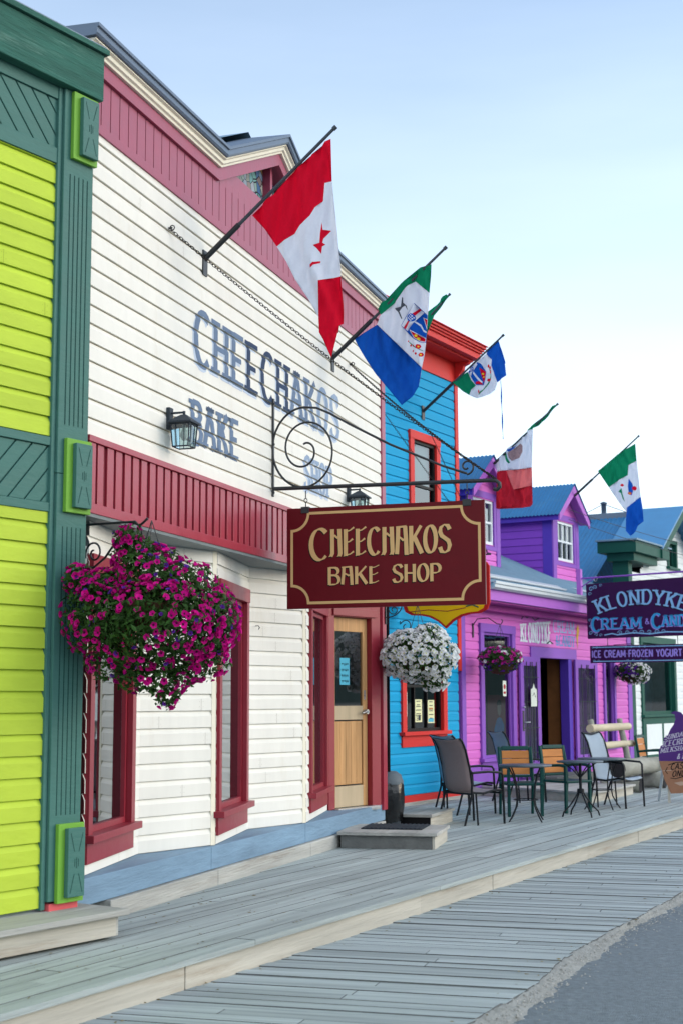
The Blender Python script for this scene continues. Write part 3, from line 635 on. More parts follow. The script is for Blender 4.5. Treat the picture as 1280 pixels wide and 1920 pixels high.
# entrance
M, Ls = seg(PTS['F'], PTS['G'])
e = MB().use(REDT); e.M = M
e.box(-.1, .03, .02, .135, .325, 2.843); e.box(-.1, .03, .85, Ls+.07, .325, 2.843); e.box(-.1, .03, .135, .85, 2.50, 2.843); e.box(-.09, .05, .1, .93, 2.51, 2.60)
en = e.build('door_surround', wb, bevel=.003)
d = MB(); d.M = M; d.use(FIR); y0, y1, z0, z1 = .14, .845, .335, 2.495
st_ = .085
d.box(-.075, -.035, y0, y0+st_, z0, z1); d.box(-.075, -.035, y1-st_, y1, z0, z1)
d.box(-.075, -.036, y0+st_, y1-st_, z1-.16, z1); d.use(FIRG); d.box(-.075, -.036, y0+st_, y1-st_, 1.32, 1.48); d.box(-.075, -.036, y0+st_, y1-st_, z0, .57)
door = d.build('door', wb, bevel=.003)
d = MB(); d.M = M; d.use(FIR)
for i in range(5): yy = y0+st_+.012+i*.102; d.box(-.068, -.046, yy, yy+.1, .585, 1.305)
d.use(FIRG)
d.build('lower_panel', door, bevel=.004)
d = MB(); d.M = M; d.use(GLASS); d.quad((-.055, y0+st_, 1.48), (-.055, y1-st_, 1.48), (-.055, y1-st_, z1-.16), (-.055, y0+st_, z1-.16)); d.build('glass_pane', door)
d = MB(); d.M = M; d.use(DARK); d.box(-1.3, -1.28, -.4, 1.4, .3, 2.8); d.box(-1.3, -.1, -.42, -.4, .3, 2.8); d.box(-1.3, -.1, 1.38, 1.4, .3, 2.8); d.build('interior', door)
d = MB(); d.M = M; d.use(STEEL); d.tube([(-.036, .79, 1.41), (.015, .79, 1.41)], .028, 12); d.tube([(.012, .80, 1.41), (.02, .74, 1.41), (.018, .68, 1.395)], .011, 8); d.build('handle', door)
d = MB(); d.M = M; d.use(STEEL); d.box(-.036, -.03, .775, .81, 1.55, 1.66); d.tube([(-.03, .79, 1.6), (-.02, .79, 1.6)], .012, 10); d.build('lock', door)
d = MB(); d.M = M; d.use(STEEL); d.box(.0, .11, .1, .9, .318, .334); d.box(.1, .11, .1, .9, .29, .318); d.build('threshold', door, bevel=.002)
nb = MB().use(BPAP); nb.M = M; nb.quad((-.05, .34, 1.72), (-.05, .52, 1.72), (-.05, .52, 2.03), (-.05, .34, 2.03)); nb.use(INK)
for i, s_ in enumerate(('SORRY', 'CLOSED', 'SEE YOU', 'TOMORROW')[:0]): pass
rnd = random.Random(4)
for i in range(4):   # handwriting scrawl
    zz = 1.97-i*.065; yy = .365
    while yy < .49:
        h_ = rnd.uniform(.012, .034); nb.tube([(-.0485, yy, zz), (-.0485, yy+.006, zz-h_), (-.0485, yy+.014, zz-h_*.2)], .0018, 4); yy += rnd.uniform(.014, .024)
o = nb.build('door_notice'); o.matrix_world = W.M; tag(o, 'blue handwritten paper notice taped inside the wooden door glass', 'notice')
# base: blue timbers and rough beam
m = MB().use(BASEB)
for y0, y1 in ((L0, 1.79), (1.795, 4.16), (4.165, 6.99)): m.box(-.9, .0, y0, y1, .135, .322)
m.build('base_board', wb, bevel=.006)
m = MB().use(BEAM)
for y0, y1 in ((-.1, 1.86), (1.865, 4.22), (4.225, 6.9)): m.box(-.4, .035, y0, y1, -.02, .132)
m.build('foundation_beam', wb, bevel=.008)
# painted lettering that follows the boards
def wall_letters(name, text, style, y0, z0, h, width, mt, sh=None, idxm=None, sw=.16):
    Lq = letters(text, style, h, width, sw)
    bm = bmesh.new(); mats = []
    def addq(mm_, dy, dz, lift, idx=None):
        if mm_ not in mats: mats.append(mm_)
        for q, lay, ci in Lq:
            if idx is not None and ci not in idx: continue
            f = bm.faces.new([bm.verts.new((lift+lay*.00025, y0+a+dy, z0+b+dz)) for a, b in q]); f.material_index = mats.index(mm_)
    if sh: addq(sh, -.028, -.028, .0015)
    if idxm:
        for mm_, idx in idxm: addq(mm_, 0, 0, .0035, idx)
    else: addq(mt, 0, 0, .0035)
    z = Z0
    while z < 5.8:
        for zz in (z-.001, z+.0065, z+PIT*.75):
            bmesh.ops.bisect_plane(bm, geom=bm.verts[:]+bm.edges[:]+bm.faces[:], plane_co=(0, 0, zz), plane_no=(0, 0, 1), dist=1e-6)
        z += PIT
    dele = [f for f in bm.faces if ((f.calc_center_median().z-Z0+.001) % PIT) < .0074]
    bmesh.ops.delete(bm, geom=dele, context='FACES')
    for v in bm.verts: v.co.x += wallx(v.co.z+(.0001 if ((v.co.z-Z0) % PIT) < PIT*.5 else -.0001))
    me = bpy.data.meshes.new(name); bm.to_mesh(me); bm.free()
    for x_ in mats: me.materials.append(x_)
    o = bpy.data.objects.new(name, me); COL.objects.link(o); o.parent = wb; return o
wall_letters('painted_lettering', 'CHEECHAKOS', 'slab', 1.29, 4.39, .475, 3.95, NAVY, PALE, [(MIDB, {0, 1, 2}), (NAVY, {3, 4, 5}), (MIDB, {6, 7}), (FADE, {8, 9})], sw=.17)
wall_letters('painted_lettering', 'BAKE', 'slab', 1.24, 3.70, .36, 1.06, MIDB, None, sw=.2)
wall_letters('painted_lettering', 'SHOP', 'slab', 4.08, 3.70, .345, .9, FADE, PALE, sw=.17)

# lanterns
def lantern(root):
    m = MB().use(LANT); m.box(.018, .05, -.035, .035, -.05, .13); m.build('wall_plate', root, bevel=.004)
    m = MB().use(LANT); m.tube([(.05, 0, .085), (.16, 0, .085)], .009, 8); m.tube([(.16, 0, .095), (.16, 0, .06)], .012, 8); m.build('arm', root)
    m = MB().use(LANT); c = .16; a = .105; b = .02; z0, z1 = -.0, .065
    m.add([(c-a, -a, z0), (c+a, -a, z0), (c+a, a, z0), (c-a, a, z0), (c-b, -b, z1), (c+b, -b, z1), (c+b, b, z1), (c-b, b, z1)], [(0, 1, 5, 4), (1, 2, 6, 5), (2, 3, 7, 6), (3, 0, 4, 7), (4, 5, 6, 7), (0, 3, 2, 1)])
    m.box(c-a, c+a, -a, a, z0-.012, z0-.001); m.build('hood', root, bevel=.002)
    m = MB().use(LANT); t = .082; bt = .068; zb = -.2
    cs = [(-1, -1), (1, -1), (1, 1), (-1, 1)]
    for i, (sx, sy) in enumerate(cs):
        m.tube([(c+sx*t, sy*t, -.01), (c+sx*bt, sy*bt, zb)], .006, 4)
        nx, ny = cs[(i+1) % 4]; m.tube([(c+sx*bt, sy*bt, zb), (c+nx*bt, ny*bt, zb)], .006, 4); m.tube([(c+sx*t, sy*t, -.02), (c+nx*t, ny*t, -.02)], .005, 4)
        for f in (.27, .73): m.tube([(c+(sx+(nx-sx)*f)*t, (sy+(ny-sy)*f)*t, -.015), (c+(sx+(nx-sx)*f)*bt, (sy+(ny-sy)*f)*bt, zb)], .0035, 4)
    m.build('cage', root)
    m = MB().use(GLASSL)
    for i, (sx, sy) in enumerate(cs):
        nx, ny = cs[(i+1) % 4]; k = .96; m.quad((c+sx*bt*k, sy*bt*k, zb), (c+nx*bt*k, ny*bt*k, zb), (c+nx*t*k, ny*t*k, -.015), (c+sx*t*k, sy*t*k, -.015))
    m.build('glass', root)
    m = MB().use(MAGI); m.lathe([(.001, -.15), (.018, -.14), (.028, -.11), (.026, -.085), (.014, -.06), (.012, -.02)], 12, (c, 0, 0)); m.build('bulb', root)
l1 = thing('wall_lantern', 'black square wall lantern beside the painted letter B, just above the maroon band', 'lantern', W.w(0, .79, 3.765), W.rz, 'wall lanterns on the bakery'); lantern(l1)
l2 = copy_tree(l1); l2.location = W.w(0, 5.53, 3.80); l2['label'] = 'black wall lantern peeking out above the top edge of the maroon hanging sign'

# ================================================================ MAIN HANGING SIGN
US = 3.16
def spiral(cx, cz, r0, r1, a0, a1, n): return [(cx+(r0+(r1-r0)*i/n)*math.cos(R(a0+(a1-a0)*i/n)), cz+(r0+(r1-r0)*i/n)*math.sin(R(a0+(a1-a0)*i/n))) for i in range(n+1)]
br = W.thing('iron_sign_bracket', 'wrought iron sign bracket with a big spiral scroll on the white wall', 'bracket')
m = MB().use(IRON); m.box(.018, .034, US-.018, US+.018, 3.49, 4.45)
for z in (3.53, 4.4, 4.0): m.tube([(.034, US, z), (.042, US, z)], .012, 8)
m.build('wall_strap', br, bevel=.002)
m = MB().use(IRON); m.tube([(.03, US, 3.565), (2.15, US, 3.54), (2.2, US, 3.535), (2.232, US, 3.51), (2.235, US, 3.475), (2.21, US, 3.45), (2.18, US, 3.46)], .019, 10); m.build('arm', br)
m = MB().use(IRON)
sp = [(x_, US, z_) for x_, z_ in spiral(.345, 3.95, .395, .30, 270, 90, 1)][:0]
big = [(.345+.325*math.cos(R(a)), US, 3.955+.39*math.sin(R(a))) for a in range(90, 281, 8)]
run = [(1.93, US, 3.615), (1.7, US, 3.70), (1.2, US, 3.93), (.8, US, 4.15), (.6, US, 4.27), (.47, US, 4.33)]
m.tube(run+big, .011, 8)
inner = [(.345+r_*.96*math.cos(R(a)), US, 3.93+r_*1.08*math.sin(R(a))) for a, r_ in [(270+i*10, .34-i*.0053) for i in range(0, 56)]]
m.tube(inner, .010, 8)
tip = [(1.93+r_*math.cos(R(a)), US, 3.68+r_*math.sin(R(a))) for a, r_ in [(-90+i*15, .075-i*.0022) for i in range(0, 28)]]
m.tube(tip, .009, 8); m.build('scroll', br)
for a_, n_ in ((.36, 'hanger_hook'), (1.93, 'hanger_hook')):
    m = MB().use(IRON); m.tube([(a_, US, 3.53), (a_, US, 3.46), (a_+.01, US, 3.45)], .005, 6)
    m.tube([(a_+.016*math.cos(R(t)), US, 3.437+.02*math.sin(R(t))) for t in range(0, 360, 30)], .004, 6, closed=True); m.build(n_, br)
hs = W.thing('hanging_sign', 'large maroon hanging signboard with gold letters CHEECHAKOS BAKE SHOP', 'sign')
V0, V1, ZB, ZT = .177, 2.093, 2.403, 3.362
def sz(v, z): # slight sag of the board as hung
    return z+.012*(1-(v-V0)/(V1-V0))*2-.012
m = MB().use(SIGNR)
m.box(V0, V1, US-.018, US+.018, ZB, ZT)
bd = m.build('board', hs, bevel=.002)
yf = US-.018
def fr(a, b, lift): return (V0+a, yf-lift, ZT-b)
m = MB().use(GOLD); bw = 1.916; bh = ZT-ZB; ix, iy, rr = .05, .053, .165
pts = []
def cor(cx, cy, a0, a1): return [(cx+rr*math.cos(R(a0+(a1-a0)*i/10)), cy+rr*math.sin(R(a0+(a1-a0)*i/10))) for i in range(11)]
pts = cor(ix, iy, 0, 90)[::1]  # concave corners centred on the corner points
path = []
path += cor(ix, iy, 90, 0); path += cor(bw-ix, iy, 180, 90); path += cor(bw-ix, bh-iy, 270, 180); path += cor(ix, bh-iy, 360, 270); path.append(path[0])
# exact mitred frame line
def offs(P, h):
    out = []
    n = len(P)-1
    for i in range(n):
        a, b, c = Vector(P[i-1] if i else P[n-1]), Vector(P[i]), Vector(P[i+1])
        d1, d2 = (b-a).normalized(), (c-b).normalized(); n1, n2 = Vector((-d1.y, d1.x)), Vector((-d2.y, d2.x)); mm_ = (n1+n2); mm_ = mm_.normalized() if mm_.length > 1e-6 else n1
        out.append(tuple(b+mm_*h/max(.45, mm_.dot(n1))))
    return out
a_, b_ = offs(path, .0125), offs(path, -.0125); n = len(a_)
m.add([fr(p[0], p[1], .0018) for p in a_]+[fr(p[0], p[1], .0018) for p in b_], [(i, (i+1) % n, n+(i+1) % n, n+i) for i in range(n)])
m.build('gold_border', bd)
m = MB()
def sgn_text(txt, x0, top, h, wd, sw=.125):
    Lq = letters(txt, 'nib', h, wd, sw)
    put_letters(m, Lq, lambda a, b, l: fr(x0+a, top+h-b, l), BLK, -.009, -.010, .001)
    put_letters(m, Lq, lambda a, b, l: fr(x0+a, top+h-b, l), GOLD, 0, 0, .003)
sgn_text('C', .225, .205, .30, .19); sgn_text('heeChaKOS', .43, .215, .258, 1.17)
sgn_text('BaKe', .41, .575, .165, .50, .16); sgn_text('SHOP', 1.04, .57, .165, .46, .16)
m.build('gold_lettering', bd)
for a_ in (.36, 1.93):
    m = MB().use(IRON); m.box(a_-.04, a_+.04, US-.026, US+.026, ZT-.05, ZT+.012); m.build('clamp', hs, bevel=.002)
    m = MB().use(IRON); m.tube([(a_, US, ZT+.01), (a_, US, ZT+.06)], .005, 6); m.build('eye_bolt', hs)
def chain(root_fn, a, b, sag, label, cat='chain', link=.038, r=.0034, group=None):
    a, b = Vector(a), Vector(b); n = int((b-a).length/(link*.74)); m = MB().use(CHAIN); side = (b-a).cross(Vector((0, 0, 1))).normalized()
    for i in range(n):
        t = (i+.5)/n; p = a.lerp(b, t); p.z -= sag*4*t*(1-t); d = (b-a).normalized(); d.z -= sag*4*(1-2*t)/(b-a).length; d.normalize()
        u = side if i % 2 else side.cross(d).normalized(); hl, hw = link*.5, link*.3
        m.tube([tuple(p+d*hl*math.cos(R(q))+u*hw*math.sin(R(q))) for q in range(0, 360, 45)], r, 4, closed=True)
    o = m.build('brace_chain'); return tag(o, label, cat, group)
tipw = W.w(2.2, US, 3.55)
chain(None, W.w(.02, .76, 5.394), tipw, .06, 'rusty chain from the left of the nearest flag pole to the sign arm tip', group='brace chains of the signs')
chain(None, W.w(.02, 5.643, 5.357), tipw, .05, 'rusty chain from the far end of the white wall to the sign arm', group='brace chains of the signs')
for nm, p in (('wall_hook', (.02, .76, 5.394)), ('wall_hook', (.02, 5.643, 5.357))):
    m = MB().use(IRON); m.M = W.M; m.tube([(0, p[1], p[2]), (.05, p[1], p[2])], .008, 8); m.tube([(.05+.02*math.cos(R(t)), p[1], p[2]+.02*math.sin(R(t))) for t in range(0, 360, 40)], .005, 6, closed=True)
    tag(m.build('wall_hook'), 'small iron eye holding the %s chain on the white wall' % ('left' if p[1] < 3 else 'right'), 'hook')
m = MB().use(IRON); Mx, _ = seg(PTS['D'], PTS['E']); m.M = W.M @ Mx; m.tube([(.02, .1, 2.27), (.06, .1, 2.27), (.075, .1, 2.25), (.06, .1, 2.235)], .004, 6)
tag(m.build('small_hook'), 'tiny curled hook screwed into white siding below the maroon sign', 'hook')

# ================================================================ BLUE BUILDING
bb = B.thing('turquoise_building', 'turquoise clapboard building with bright red trim and bracketed cornice', 'building')
m = MB().use(CYAN)
siding(m, -5, -.02, .15, 6.68, .152, .016, 0, holes=[(-1.53, -.76, 4.0, 5.52), (-1.9, -.58, 1.03, 2.0)]); m.build('wall', bb)
m = MB().use(CYAN); siding(m, -6, 0, 3.3, 6.68, .152, .016, 0)
for v in range(len(m.v)): a = m.v[v]; m.v[v] = (a[1], -.02+a[0], a[2])
m.build('end_wall', bb)
m = MB().use(ORED); m.box(-.06, .034, -.03, .085, 2.0, 6.68); m.build('corner_board', bb, bevel=.003)
m = MB().use(ORED); m.box(-.04, .034, -5, -.031, -.0, .148); m.build('base_board', bb, bevel=.003)
m = MB().use(ORED); m.box(-.06, .03, -5, .07, 6.682, 7.018); m.build('frieze', bb)
m = MB().use(ORED)
# overhanging cornice, stepped, returned round the corner
for (x, zt, zb_) in ((.41, 7.15, 7.055), (.44, 7.185, 7.153), (.47, 7.22, 7.188), (.50, 7.262, 7.223), (.53, 7.28, 7.264)):
    m.box(-.5, x, -5, x*.42, zb_, zt)
m.box(-.4, .3, -5, .12, 7.02, 7.052)
co = m.build('cornice', bb, bevel=.005)
m = MB().use(ORED)   # scroll bracket at the corner
poly = [(.031, 7.018), (.031, 6.66), (.06, 6.64), (.1, 6.7), (.11, 6.82), (.17, 6.88), (.19, 6.95), (.27, 6.98), (.3, 7.018)]
m.prism(poly, lambda x, z: (x, -.03, z), lambda x, z: (x, .06, z)); m.prism([(a-.03+.0, b) for a, b in poly], lambda x, z: (.0, .086+x, z), lambda x, z: (-.09, .086+x, z)); m.build('cornice_bracket', bb, bevel=.003)
w1_ = window(bb, Matrix.Identity(4), -1.53, -.76, 4.0, 5.52, x=.02, case=.13, trim=ORED, sash=BLK, hbars=(4.82,), depth=.055, glass=GLASSF, sill=True, label='upstairs red-framed window')
m = MB().use(PAPER); m.box(-.1, -.09, -1.5, -.8, 4.85, 5.5); m.build('sky_reflection', w1_)  # pale panel standing in for sky reflected in the upper sash
w2_ = window(bb, Matrix.Identity(4), -1.86, -.62, 1.07, 2.0, x=.02, case=.13, trim=ORED, sash=BLK, bars=(-1.5, -1.08), hbars=(1.75,), apron=.17, depth=.07, label='ground floor red-framed window')
def poster(F, M, x, y0, y1, z0, z1, paper, label, ink=INK, blobs=()):
    p = MB().use(paper); p.M = F.M @ M if M is not None else F.M
    p.box(x-.001, x, y0, y1, z0, z1); p.use(ink); h = z1-z0; wd = y1-y0; zz = z1-.06*h; k = 0
    while zz > z0+.08*h:
        lw_ = wd*random.uniform(.4, .78); p.quad((x+.001, y0+(wd-lw_)/2, zz-.035*h), (x+.001, y0+(wd+lw_)/2, zz-.035*h), (x+.001, y0+(wd+lw_)/2, zz), (x+.001, y0+(wd-lw_)/2, zz)); zz -= h*random.choice((.07, .1, .16))
    for (mt_, a, b, c_, d_) in blobs: p.use(mt_); p.quad((x+.0016, y0+wd*a, z0+h*c_), (x+.0016, y0+wd*b, z0+h*c_), (x+.0016, y0+wd*b, z0+h*d_), (x+.0016, y0+wd*a, z0+h*d_))
    return tag(p.build('window_poster'), label, 'poster', 'posters in the blue wall window')
poster(B, None, -.032, -1.84, -1.7, 1.3, 1.66, PAPER, 'white and green poster at the left side of the red-framed ground window', blobs=[(GINK, .1, .9, .72, .9), (GINK, .1, .9, .3, .4)])
poster(B, None, -.032, -1.46, -1.22, 1.21, 1.55, YPAP, 'pale yellow poster in the middle of the red-framed ground window', blobs=[(INK, .5, .8, .1, .3)])
poster(B, None, -.032, -1.03, -.8, 1.19, 1.54, YPAP, 'pale poster with blue and orange print, right pane of the red-framed window', blobs=[(BPAP, .1, .9, .05, .2), (SLAT, .2, .8, .6, .66)])
m = MB().use(BEAM); m.box(-.3, .04, -5, 9, -.02, .0-.001+.05); m.M = Matrix.Identity(4)
ob = m.build('foundation_beam', bb, bevel=.006)
# yellow shield sign at y=-2
ys_ = B.thing('shield_sign', 'yellow shield-shaped sign with red rim hanging behind the maroon sign', 'sign')
def shield(k):
    P = [(-.70, .38), (-.66, .44), (.66, .44), (.70, .38), (.70, -.14), (.66, -.24), (.56, -.29), (.40, -.30), (.26, -.33), (.12, -.40), (0, -.5), (-.12, -.40), (-.26, -.33), (-.40, -.30), (-.56, -.29), (-.66, -.24), (-.70, -.14)]
    return [(.775+a*k*(1 if k > .99 else .985), 3.07+b*k) for a, b in P]
m = MB().use(CRIM); m.prism(shield(1), lambda x, z: (x, -2.018, z), lambda x, z: (x, -1.982, z)); bo = m.build('board', ys_, bevel=.003)
m = MB().use(YELL); m.prism(shield(.925), lambda x, z: (x, -2.0195, z), lambda x, z: (x, -2.0185, z)); m.build('yellow_field', bo)
m = MB().use(PALR); m.tube([(.2, -2.021, 2.83), (.5, -2.021, 2.85), (.8, -2.021, 2.82), (1.1, -2.021, 2.86)], .006, 4); m.use(DGRN); m.tube([(1.1, -2.021, 2.88), (1.2, -2.021, 2.9), (1.3, -2.021, 2.86)], .01, 4); m.build('painted_scroll', bo)
yb = B.thing('iron_sign_bracket', 'thin iron bracket and stay chains carrying the yellow shield sign', 'bracket')
m = MB().use(IRON); m.tube([(.02, -2, 3.62), (1.5, -2, 3.62)], .014, 8)
for a_ in (.3, 1.25): m.tube([(a_, -2, 3.62), (a_, -2, 3.5)], .005, 6)
m.build('arm', yb)
m = MB().use(IRON); m.tube([(x_, -2, z_) for x_, z_ in [(.02, 2.7)]+spiral(.12, 2.62, .1, .03, 160, -260, 20)], .008, 6); m.build('scroll', yb)
for yy, lb in ((-3.1, 'thin dark chain from behind the white corner to the shield sign arm'), (-.93, 'thin dark chain from above the turquoise wall window to the shield sign arm')):
    chain(None, B.w(.02, yy, 6.1 if yy < -3 else 5.72), B.w(1.45, -2, 3.64), .03, lb, link=.034, r=.0026, group='brace chains of the signs')

# ================================================================ PURPLE BUILDING
pb = B.thing('pink_candy_shop', 'pink and purple clapboard shop with corrugated roof and twin dormers', 'building')
m = MB().use(PINK); HI = 3.1
siding(m, .08, 8.3, .06, HI, .135, .014, 0, holes=[(.93, 2.1, .58, 2.66), (3.24, 4.96, .2, 2.29), (6.75, 7.3, .55, 2.36)]); m.build('wall', pb)
for bx in ((-.05, .03, .087, .235, .0, 3.2), (-.05, .03, 8.2, 8.45, 0, 3.2)): m = MB().use(PURP); m.box(*bx); m.build('corner_board', pb, bevel=.003)
m = MB().use(PURP); m.box(-.02, .02, .24, 3.0, .02, .5); m.build('skirting_board', pb, bevel=.003)
wa = window(pb, Matrix.Identity(4), .93, 2.1, .58, 2.66, x=.02, case=.14, trim=PURP, sash=PURP, hbars=(2.38,), depth=.06, apron=.12, glass=GLASSF, label='tall purple-framed shop window left of the doorway')
wc = window(pb, Matrix.Identity(4), 6.8, 7.3, .6, 2.36, x=.02, case=.1, trim=PURP, sash=PURP, depth=.06, glass=GLASSF, label='narrow purple window right of the doorway')
# poster of a figure in blue inside the window
m = MB(); m.M = B.M; m.use(REDT); m.M = B.M @ Matrix.Translation((.13, 0, 0)); m.box(-.19, -.185, 1.25, 2.05, .62, 1.62)
m.use(AQUA); m.prism([(1.5, .75), (1.85, .75), (1.92, 1.1), (1.82, 1.22), (1.72, 1.25), (1.62, 1.22), (1.5, 1.05)], lambda y, z: (-.184, y, z), lambda y, z: (-.182, y, z))
m.use(CONEL); m.prism([(1.72+.08*math.cos(R(t)), 1.38+.11*math.sin(R(t))) for t in range(0, 360, 30)], lambda y, z: (-.184, y, z), lambda y, z: (-.181, y, z))
m.use(BLK); m.prism([(1.72+.1*math.cos(R(t)), 1.45+.09*math.sin(R(t))) for t in range(0, 200, 30)], lambda y, z: (-.183, y, z), lambda y, z: (-.180, y, z))
tag(m.build('window_poster'), 'red and blue poster of a figure inside the purple shop window', 'poster')
m = MB(); m.M = B.M; m.use(PAPER); m.box(-.024, -.022, 1.82, 1.96, 1.6, 1.86); m.use(PALR); m.prism([(1.89+.045*math.cos(R(t)), 1.76+.045*math.sin(R(t))) for t in range(0, 360, 40)], lambda y, z: (-.0218, y, z), lambda y, z: (-.0212, y, z)); m.quad((-.0215, 1.84, 1.64), (-.0215, 1.94, 1.64), (-.0215, 1.94, 1.68), (-.0215, 1.84, 1.68))
tag(m.build('window_sticker'), 'small white and red sticker on the purple shop window glass', 'sticker')
# doorway, open: frame, header, two leaves folded back against the wall
DY0, DY1, DZ0, DZ1 = 3.28, 4.80, .2, 2.29
m = MB().use(PURP); m.box(-.16, .04, 2.95, 5.2, DZ1, 2.48); m.box(-.12, .025, DY0-.04, DY0, DZ0, DZ1); m.use(INDI); m.box(-.14, .03, DY1-.02, DY1+.16, DZ0, DZ1); m.build('door_frame', pb, bevel=.003)
m = MB().use(DARK); m.box(-3.5, -3.48, 2.2, 7, .1, 2.6); m.box(-3.5, -.5, 2.2, 2.22, .1, 2.6); m.box(-3.5, -.5, 6.98, 7, .1, 2.6); m.box(-3.5, -.5, 2.2, 7, 2.6, 2.62); m.use(WARM); m.box(-3.5, -.02, 2.2, 7, .12, .16); m.use(mat('brown_post', (122, 80, 46), .6, .2)); m.box(-.45, -.2, 4.9, 4.93, .2, 2.5); m.use(WARM)
for k in range(5): m.box(-1.75, -1.71, 3.4+k*.3, 3.44+k*.3, .2, 1.05)
m.use(FIR); m.box(-1.78, -1.68, 3.2, 5.0, 1.05, 1.12); m.box(-1.78, -1.68, 4.7, 4.8, .2, 1.2); m.box(-1.5, -1.0, 4.82, 5.6, .2, 2.4); m.use(PAPER); m.box(-3.47, -3.46, 3.4, 3.9, 1.3, 1.7); m.box(-3.47, -3.46, 4.2, 4.5, 1.5, 1.9)
m.build('interior', pb)
def leaf(y0, y1, hinge, lab):
    m = MB().use(PURP); a, b = y0, y1; xx0, xx1 = .05, .09; e = .14
    m.box(xx0, xx1, a, a+e, DZ0, DZ1); m.box(xx0, xx1, b-e, b, DZ0, DZ1); m.box(xx0, xx1, a+e, b-e, DZ1-.16, DZ1); m.box(xx0, xx1, a+e, b-e, DZ0, .5)
    d_ = m.build('door_leaf', pb, bevel=.003, label=lab)
    m = MB().use(GLASSF); m.quad((.066, a+e, .5), (.066, b-e, .5), (.066, b-e, DZ1-.16), (.066, a+e, DZ1-.16)); m.build('glass_pane', d_)
    m = MB().use(IRON)
    for yy in (a+e+.1*(b-a-2*e)/.6, (a+b)/2-.03, (a+b)/2+.05, b-e-.06): m.tube([(.1, yy, .45), (.1, yy, 2.2)], .007, 6)
    for zz in (.62, 1.05, 1.5, 1.93): m.tube([(.1, a+e-.03, zz), (.1, b-e+.03, zz)], .006, 6)
    m.build('security_bars', d_)
    return d_
dl = leaf(2.34, 3.24, 1, 'left open glazed door leaf'); dr = leaf(5.0, 6.2, -1, 'right open glazed door leaf')
m = MB().use(IRON); m.box(.09, .1, 2.38, 2.44, 1.0, 1.35); m.use(STEEL); m.tube([(.09, 2.44, 1.15), (.16, 2.44, 1.15), (.16, 2.55, 1.15)], .012, 8); m.build('handle', dl)
m = MB().use(STEEL); m.lathe([(.001, 0), (.03, 0), (.03, .02), (.001, .02)], 12, (.11, 2.41, 1.4)); m.build('lock', dl)
m = MB(); m.M = B.M; m.use(PAPER); m.prism([(2.72, 1.42), (2.98, 1.42), (2.98, 1.72), (2.9, 1.74), (2.85, 1.82), (2.8, 1.74), (2.72, 1.72)], lambda y, z: (.112, y, z), lambda y, z: (.118, y, z)); m.use(INK); m.tube([(.12, 2.78, 1.6), (.12, 2.85, 1.66), (.12, 2.92, 1.58)], .005, 4)
tag(m.build('door_tag'), 'white paper tag hanging on the left open purple door', 'notice')
# painted lettering over the door
def pxw(z): q = (z-.06) % .135; return .014*(1 if q <= .135*.7 else (.135-q)/(.135*.3))
def wl2(text, y0, z0, h, wd, mt_, wave, sw=.14, curve=0):
    m.use(mt_)
    for q, lay, ci in letters(text, 'slab', h, wd, sw):
        m.add([(.0165+lay*.0002, y0+a, z0+b*(1+curve*a/wd)+wave*math.sin(a/wd*3.14)) for a, b in q], [(0, 1, 2, 3)])
for a_ in (('KLONDYKE', 2.55, 2.55, .31, 1.42, WINW, .0, .16, .35), ('CREAM', 4.08, 2.78, .22, 1.1, SKYL, .0, .14), ('&CANDY', 4.2, 2.53, .2, .98, AQUA, 0, .14)):
    m = MB(); wl2(*a_); m.build('painted_lettering', pb)
m = MB()
m.use(YPNT); m.prism([(5.33, 2.5), (5.36, 2.7), (5.44, 2.85), (5.38, 2.98), (5.3, 2.9), (5.27, 2.72)], lambda y, z: (.016, y, z), lambda y, z: (.0175, y, z)); m.use(DGRN); m.tube([(.018, 2.6, 2.95), (.018, 2.7, 3.02), (.018, 2.85, 2.98), (.018, 3.0, 3.04), (.018, 3.2, 2.95), (.018, 3.4, 3.0)], .01, 4); m.tube([(.018, 3.75, 2.55), (.018, 3.9, 2.6), (.018, 4.05, 2.56)], .012, 4)
m.build('painted_motif', pb)
# eave, gutter, roof
m = MB().use(LILA); m.box(.45, .5, .1, 8.5, 3.13, 3.32); m.use(mat('magenta_soffit', (170, 70, 150), .6)); m.box(.0, .448, .1, 8.5, 3.1, 3.128); m.box(.0, .2, .1, 8.5, 3.0, 3.098); m.build('eave', pb, bevel=.003)
m = MB().use(GALV); sweep(m, [(.16, 3.3), (8.5, 3.3)], [(.502, .0), (.56, .0), (.60, .03), (.60, .075), (.62, .085), (.62, .13), (.60, .13), (.502, .12)]); m.build('gutter', pb, bevel=.002)
def corrug(mb, y0, y1, fn, per=.076, amp=.009, k=6):
    """fn(y,t)->(x,z) for t=0,1; ribs run from t=0 to t=1"""
    n = int((y1-y0)/per*k); vs = []
    for i in range(n+1):
        y = y0+(y1-y0)*i/n; o_ = amp*math.sin(2*math.pi*y/per)
        for t in (0, 1): x, z = fn(y, t); vs.append((x, y, z+o_))
    sm = mb.smooth; mb.smooth = True; mb.add(vs, [(2*i, 2*i+2, 2*i+3, 2*i+1) for i in range(n)]); mb.smooth = sm
PI_ = .45
m = MB().use(TING); corrug(m, .05, 8.5, lambda y, t: ((.58, 3.40) if t == 0 else (-4.5, 3.4+PI_*5.08)))
m.use(GALV); m.box(.26, .34, .4, 4.0, 3.535, 3.55)
m.quad((.38, .3, 3.51), (.38, 3.9, 3.51), (.12, 4.1, 3.63), (.12, .3, 3.63)); m.quad((.3, 5.4, 3.545), (.3, 7.6, 3.545), (.05, 7.6, 3.66), (.05, 5.0, 3.66))
m.build('roof', pb)
